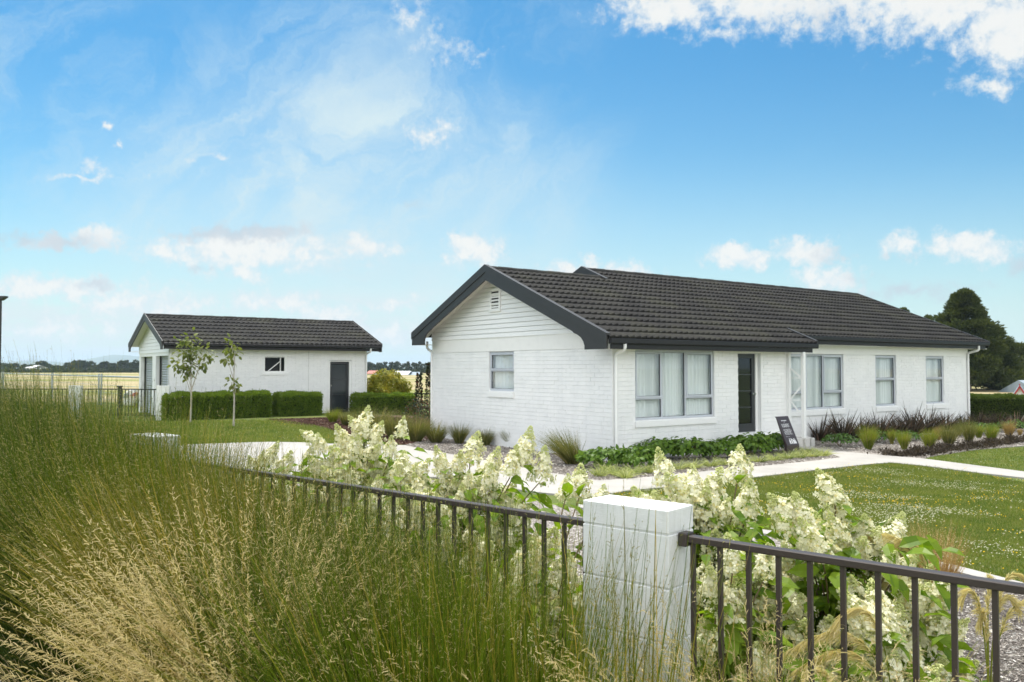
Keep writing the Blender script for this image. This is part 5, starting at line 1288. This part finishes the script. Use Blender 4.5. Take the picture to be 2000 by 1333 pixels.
# ------------------------------------------------------------------ interpretive sign
def sign():
    x, y = G(1546, 889); H = thing('garden_sign', 'dark brown slanted information sign with white text beside the porch', 'sign', (x, y, float(gh(x, y))), math.radians(36))
    # local x = width, local -y faces the path; the panel leans back
    w = .235; brown = M_simple('sign_brown', (.050, .036, .034), .35); h0 = .24; y0 = 0.; top = (.30, .90)
    m = MB(); prof = [(-.05, -.02), (-.05, h0), (top[0]-.05, top[1]), (top[0], top[1]), (top[0]-.04, top[1]-.03), (.02, h0-.02), (.06, -.02)]
    m.prism(prof, 0, -w, w); m.build('panel', brown, H, bevel=.004)
    a = np.array([-.05, h0]); b = np.array([top[0]-.05, top[1]]); e = (b-a)/np.linalg.norm(b-a); nrm = np.array([-e[1], e[0]]); L = np.linalg.norm(b-a)
    r = random.Random(4); ink = M_simple('sign_ink', (.72, .72, .72), .5); m = MB()
    def bar(s0, s1, t0, t1, l=.0035):
        c = []
        for s, t in ((s0, t0), (s1, t0), (s1, t1), (s0, t1)):
            p = a+e*L*t+nrm*l; c.append((s, p[0], p[1]))
        m.add(c, [(0,1,2,3)])
    def line(t, hh, s0, s1, wd):
        s = s0
        while s < s1:
            q = min(s+r.uniform(*wd), s1); bar(s, q, t, t+hh); s = q+r.uniform(.006, .012)
    line(.835, .030, -.105, .085, (.02, .05)); line(.79, .012, -.03, .02, (.012, .02))
    for t in (.72, .695, .67, .645, .62): line(t, .013, -.15, r.uniform(.10, .15), (.015, .04))
    for t in (.54, .518, .496, .474, .452, .43, .408, .386, .364): line(t, .009, -.15, r.uniform(.10, .15), (.012, .035))
    line(.285, .008, -.15, .0, (.01, .03))
    for i in range(16): s = r.uniform(-.10, .15); bar(s, s+r.uniform(.008, .026), .04, .06+r.uniform(.02, .17), .0036+i*.0002)
    m.build('printed_text', ink, H)
    m = MB(); m.add([(-.0, -.0535, .10), (.03, -.0535, .10), (.03, -.0535, .145), (-.0, -.0535, .145)], [(0,1,2,3)]); m.build('emblem', ink, H)
sign()

# ------------------------------------------------------------------ lamp post, parked car behind the gate
def lamp():
    p = pt(2.5, 580, 26); H = thing('street_lamp', 'dark street lamp with a flat wedge head at the left edge of the picture', 'street lamp', (p.x-.02, p.y, .33))
    z = p.z-.33; MB().tube([(0,0,0), (0,0,z-.05)], .05, .04, 10).build('pole', BRONZE2, H, smooth=True)
    m = MB(); m.prism([(-.22, z+.02), (.20, z+.02), (.20, z-.015), (.05, z-.12), (-.22, z-.12)], 1, -.09, .09); m.build('lamp_head', BRONZE2, H, bevel=.01)
lamp()
def car():
    p = pt(241, 790, 36.5); H = thing('parked_car', 'white vehicle with a red side stripe parked behind the gate, mostly hidden by the garage', 'car', (p.x, p.y, .12), math.radians(8))
    wt = M_simple('car_white', (.82, .82, .82), .45); red = M_simple('car_red', (.55, .05, .03), .3); rub = RUBBER
    side = [(0, .28), (-.02, .5), (.03, .86), (.25, .98), (.9, 1.06), (1.45, 1.5), (2.9, 1.58), (3.9, 1.3), (4.3, 1.2), (4.35, .6), (4.3, .28)]
    m = MB(); m.prism(side, 1, 0, 1.7); m.build('body', wt, H, bevel=.04)
    m = MB(); m.prism([(.22, .70), (.5, .86), (4.3, .86), (4.3, .70)], 1, -.02, .0); m.build('side_stripe', red, H)
    m = MB(); m.prism([(1.1, 1.08), (1.52, 1.44), (2.85, 1.5), (3.6, 1.25), (3.6, 1.1)], 1, -.01, -.002); m.build('side_window', RUBBER, H)
    m = MB(); m.prism([(-.03, .60), (.03, .80), (.22, .84), (.18, .62)], 1, -.02, .1); m.build('headlight', M_simple('lamp_glass', (.25, .3, .3), .1), H)
    for wx in (.85, 3.5): 
        m = MB(); m.tube([(wx, -.03, .31), (wx, .2, .31)], .31, n=20); w = m.build('wheel', rub, H); m = MB(); m.tube([(wx, -.045, .31), (wx, -.03, .31)], .19, n=16); m.build('rim', GALV, w)
car()

# ------------------------------------------------------------------ trees and far background
def crown_tree(name, label, x, y, base, h, rad, n, leaf, mat, seed, shape='cone', group=None, clumps=40, trunk=True):
    r = np.random.RandomState(seed); H = thing(name, label, 'tree', (x, y, base), 0, group); P = []; D = []
    m = MB(); m.tube([(0, 0, 0), (0, 0, h*.5), (0, 0, h*.94)], rad*.09+.03, rad*.012+.01, 7)
    for i in range(clumps):
        z = r.uniform(.06, .97); 
        if shape == 'cone': R_ = rad*(1-z)**.95*1.1
        elif shape == 'pine': R_ = rad*(1-z)**.6*r.uniform(.7, 1.1)
        else: R_ = rad*math.sqrt(max(.02, 1-((z-.52)/.5)**2))
        a = r.uniform(0, 6.283); q = R_*math.sqrt(r.uniform(.35, 1)); c = np.array([math.cos(a)*q, math.sin(a)*q, z*h]); cr = (rad*.22+.04*h*.2)*r.uniform(.65, 1.25)*(1.2-.75*z if shape != 'round' else 1)
        if clumps < 90 and i % 2 == 0: m.tube([(0, 0, max(0, z*h-q*.35)), tuple(c)], .02+rad*.01, .01, 4)
        k = n//clumps; d = rdir(k, 0., r); p = c+d*(cr*r.uniform(.35, 1., k)**.6)[:, None]*np.array([1, 1, .62])
        P.append(p); D.append(unit(d+np.array([math.cos(a)*.5, math.sin(a)*.5, .25])))
    P = np.concatenate(P); D = np.concatenate(D); v, t = small_leaves(P, D, rdir(len(P), .5, r), leaf*r.uniform(.6, 1.3, len(P)), .5); np_mesh('crown', [(v, t, 0)], [mat], H)
    m.build('trunk', BARKM, H); return H
# large dark conifer right of the house
Y0 = 76.
p = pt(1886, 720, Y0); crown_tree('conifer_tree', 'tall dark conifer with pointed top rising behind the right end of the house', p.x, p.y, 0, pt(1878, 568, Y0).z, 5.1, 42000, .30, CONIF, 40, 'cone', clumps=190)
p = pt(1945, 720, 79.); crown_tree('conifer_tree', 'broad lower conifer right of the tallest one, above the hedge', p.x, p.y, 0, pt(1945, 668, 79).z, 3.0, 15000, .30, CONIF, 41, 'round', clumps=90)
p = pt(1990, 720, 95.); crown_tree('conifer_tree', 'dark tree cut by the right edge of the picture', p.x+1.5, p.y, 0, pt(2000, 682, 95).z, 2.6, 8000, .3, CONIF, 42, 'cone', clumps=70)
p = pt(1768, 720, 90.); crown_tree('conifer_tree', 'conifer whose thin tip just shows above the roof, left of the others', p.x, p.y, 0, pt(1768, 598, 90).z, 2.6, 7000, .28, CONIF, 43, 'cone', clumps=70)
p = pt(1812, 720, 88.); crown_tree('conifer_tree', 'conifer peeping over the roof slope between thin tip and tall conifer', p.x, p.y, 0, pt(1812, 617, 88).z, 2.9, 8000, .28, CONIF, 44, 'cone', clumps=70)
p = pt(1850, 720, 84.); crown_tree('conifer_tree', 'bushy conifer half hidden by the roof at the left side of the tall conifer', p.x, p.y, 0, pt(1850, 622, 84).z, 2.4, 9000, .28, CONIF, 45, 'round', clumps=70)
# left tree groups beyond the paddock
DT = 420.
for i, (px, tp, w, shp) in enumerate([(12, 713, 26, 0), (36, 713, 30, 0), (62, 715, 20, 0), (81, 708, 22, 0), (95, 714, 14, 0), (112, 717, 22, 0), (140, 711, 24, 0), (152, 707, 26, 0), (170, 708, 26, 0), (187, 714, 14, 0), (205, 709, 18, 0), (222, 713, 16, 0), (240, 707, 22, 0), (256, 706, 24, 0), (272, 706, 24, 0), (290, 708, 20, 0)]):
    if px in (12, 95): pass
    Yt = DT+rnd.uniform(-30, 30); p = pt(px, 720, Yt); crown_tree('shelter_tree', 'distant dark round tree on the left horizon beyond the paddock', p.x, p.y, .3, pt(px, tp, Yt).z-.3, w/2*Yt/1600*1.1, 1500, 1.0, FARTREE, 60+i, 'round', 'distant trees on the left horizon', clumps=26)
# pine row between garage and house
for i, px in enumerate(range(706, 856, 5)):
    Yt = 380+rnd.uniform(-25, 25); q = px+rnd.uniform(-1.5, 1.5); tp = rnd.uniform(706.5, 711.5); p = pt(q, 720, Yt); crown_tree('pine_tree', 'distant pine in the row seen between garage and house', p.x, p.y, .3, pt(q, tp, Yt).z-.3, rnd.uniform(.8, 1.15), 380, .75, FARTREE, 120+i, 'pine', 'row of distant pines in the gap', clumps=12)
# low dark shelter belt under the left trees
def belt(label, px0, px1, Y, z1, seed, n=9000):
    a = pt(px0, 720, Y); b = pt(px1, 720, Y); r = np.random.RandomState(seed); L = b.x-a.x; P = np.stack([r.uniform(0, L, n), r.uniform(0, 2.5, n), r.uniform(0, 1, n)*z1*(1+.12*np.sin(r.uniform(0, 1, n)*60))], 1)
    v, t = small_leaves(P, rdir(n, .4, r), rdir(n, 0, r), .9, .6); o = np_mesh('shelter_hedge', [(v, t, 0)], [FARTREE], loc=(a.x, a.y, .3)); tag(o, label, 'hedge')
belt('long low dark green shelter hedge along the far edge of the left paddock', -260, 480, 330, 1.15, 5)
belt('low dark hedge line below the distant pines', 700, 870, 300, .55, 6, 3000)
# far barns
def barn(label, px0, px1, py0, py1, Y, wall, roof):
    a = pt(px0, py1, Y); b = pt(px1, py0, Y); H = thing('barn', label, 'barn', (a.x, Y, a.z-.6)); w = b.x-a.x; h = b.z-a.z+.6; d = 12.
    MB().box(0, w, 0, d, 0, h*.62).build('wall', wall, H)
    m = MB(); m.prism([(-.4, h*.60), (d/2, h*1.35), (d+.4, h*.60), (d+.4, h*.66), (d/2, h*1.42), (-.4, h*.66)], 0, -.3, w+.3); m.build('roof', roof, H)
    m = MB(); m.box(w*.15, w*.4, -.05, -.01, 0, h*.5); m.build('door', DARKROOM, H)
WR = M_simple('barn_white', (.72, .74, .75), .5); GR = M_simple('barn_grey', (.25, .30, .34), .5); RR = M_simple('barn_red', (.40, .12, .08), .6)
barn('distant long white-roofed barn right of the golden shrub', 769, 795, 729, 733.5, 210, GR, WR)
barn('distant grey barn adjoining the white-roofed barn', 797, 816, 730.5, 734, 214, GR, GR)
barn('small distant red-roofed shed just right of the garage', 716, 729, 727.5, 731, 230, WR, RR)
barn('tiny distant white house among the trees on the left horizon', 50, 64, 716.5, 720.5, 405, WR, WR)
# small building with red gable boards
def hut():
    p = pt(1992, 775, 60); H = thing('gabled_hut', 'small white gable with red barge boards and grey roof above the hedge at far right', 'hut', (p.x, p.y, 0), -math.atan2(p.x, p.y)); z = pt(1990, 755, 60).z; w = .75; e = z-1.35
    m = MB(); m.prism([(-w, -.1), (w, -.1), (w, e+.1), (0, z-.12), (-w, e+.1)], 1, 0, 4.5); m.build('wall', WHITE, H)
    red = M_simple('red_board', (.36, .03, .03), .5)
    for s in (-1, 1): m = MB(); m.bar(Vector((0, -.12, z-.02)), Vector((s*(w+.12), -.12, e-.18)), .10, .16, up=(0, 1, 0)); m.build('barge_board', red, H); m = MB(); m.bar(Vector((0, 2.3, z+.04)), Vector((s*(w+.15), 2.3, e-.12)), 4.7, .06, up=(0, 0, 1)); m.build('roof_slope', GR, H)
    m = MB(); m.bar(Vector((0, -.2, z-.05)), Vector((0, -.2, z+.18)), .08, .08); m.build('finial', red, H)
hut()
p = pt(1976, 760, 66); H = thing('long_building', 'grey-roofed building behind the red gable at the right edge', 'building', (p.x+2.8, p.y, 0)); zr = pt(1985, 744, 66).z
MB().box(0, 9, 0, 6, 0, zr-1.1).build('wall', WR, H); m = MB(); m.prism([(-.3, zr-1.15), (3, zr), (6.3, zr-1.15)], 0, -.4, 9.4); m.build('roof', GR, H)
# thistle-like dry shrub against the garage back corner
x, y = G(266, 800); grass_clump('dry_weed', 'dry brown weed standing behind the gate at the garage corner', 'weed', pt(266, 740, 36).x, 36., 60, (.9, 1.5), .2, .35, (0, 0), .012, [TUSS, STRAW], 950, seedfrac=.8, seedlen=.6, spk=.08, nsp=10, spw=.012)
# hills
def hills():
    r = np.random.RandomState(2); parts = []
    for Y, pts_, in ((5200, [(-900, 712), (-300, 706), (-100, 709), (10, 707), (60, 705), (120, 708), (150, 711), (185, 700), (215, 694), (240, 693), (262, 696), (330, 703), (450, 709), (700, 712), (1200, 716)]),
                     (4000, [(-900, 716), (-200, 712), (0, 711.5), (90, 713), (130, 714.5), (200, 713), (270, 710), (360, 712), (520, 716), (900, 718), (1700, 718), (2400, 717)])):
        xs = np.linspace(-900, 2400 if Y < 5000 else 1200, 400); ys = np.interp(xs, [p[0] for p in pts_], [p[1] for p in pts_])+.5*np.sin(xs/9)+.35*np.sin(xs/4.1)
        rows = []
        for k, (f, dy) in enumerate(((0, -600), (.45, -350), (.8, -150), (1, 0), (.7, 300), (0, 800))):
            rows.append(np.array([[pt(a, b, Y).x, Y+dy, EYE+(pt(a, b, Y).z-EYE)*f-(2 if f == 0 else 0)] for a, b in zip(xs, ys)]))
        v = np.concatenate(rows); n = len(xs); i = np.arange(n-1); f = np.concatenate([np.stack([j*n+i, j*n+i+1, (j+1)*n+i+1, (j+1)*n+i], 1) for j in range(5)]); parts.append((v, f, 0))
    m = mat_noise('hill_grass', (.07, .10, .045), (.13, .15, .075), .002, .9, .0, 1)
    o = np_mesh('hills', parts, [m], smooth=True); tag(o, kind='structure')
hills()
# ------------------------------------------------------------------ air
def haze():
    m, t = newmat('haze_air'); v = N(t, 'ShaderNodeVolumePrincipled'); v.inputs['Color'].default_value = (.66, .84, 1, 1); v.inputs['Density'].default_value = .00018
    v.inputs['Anisotropy'].default_value = .0
    o = N(t, 'ShaderNodeOutputMaterial'); t.links.new(v.outputs[0], o.inputs['Volume'])
    b = MB().box(-7000, 7000, -3200, 6900, -4, 100).build('haze', m); tag(b, kind='stuff')
haze()
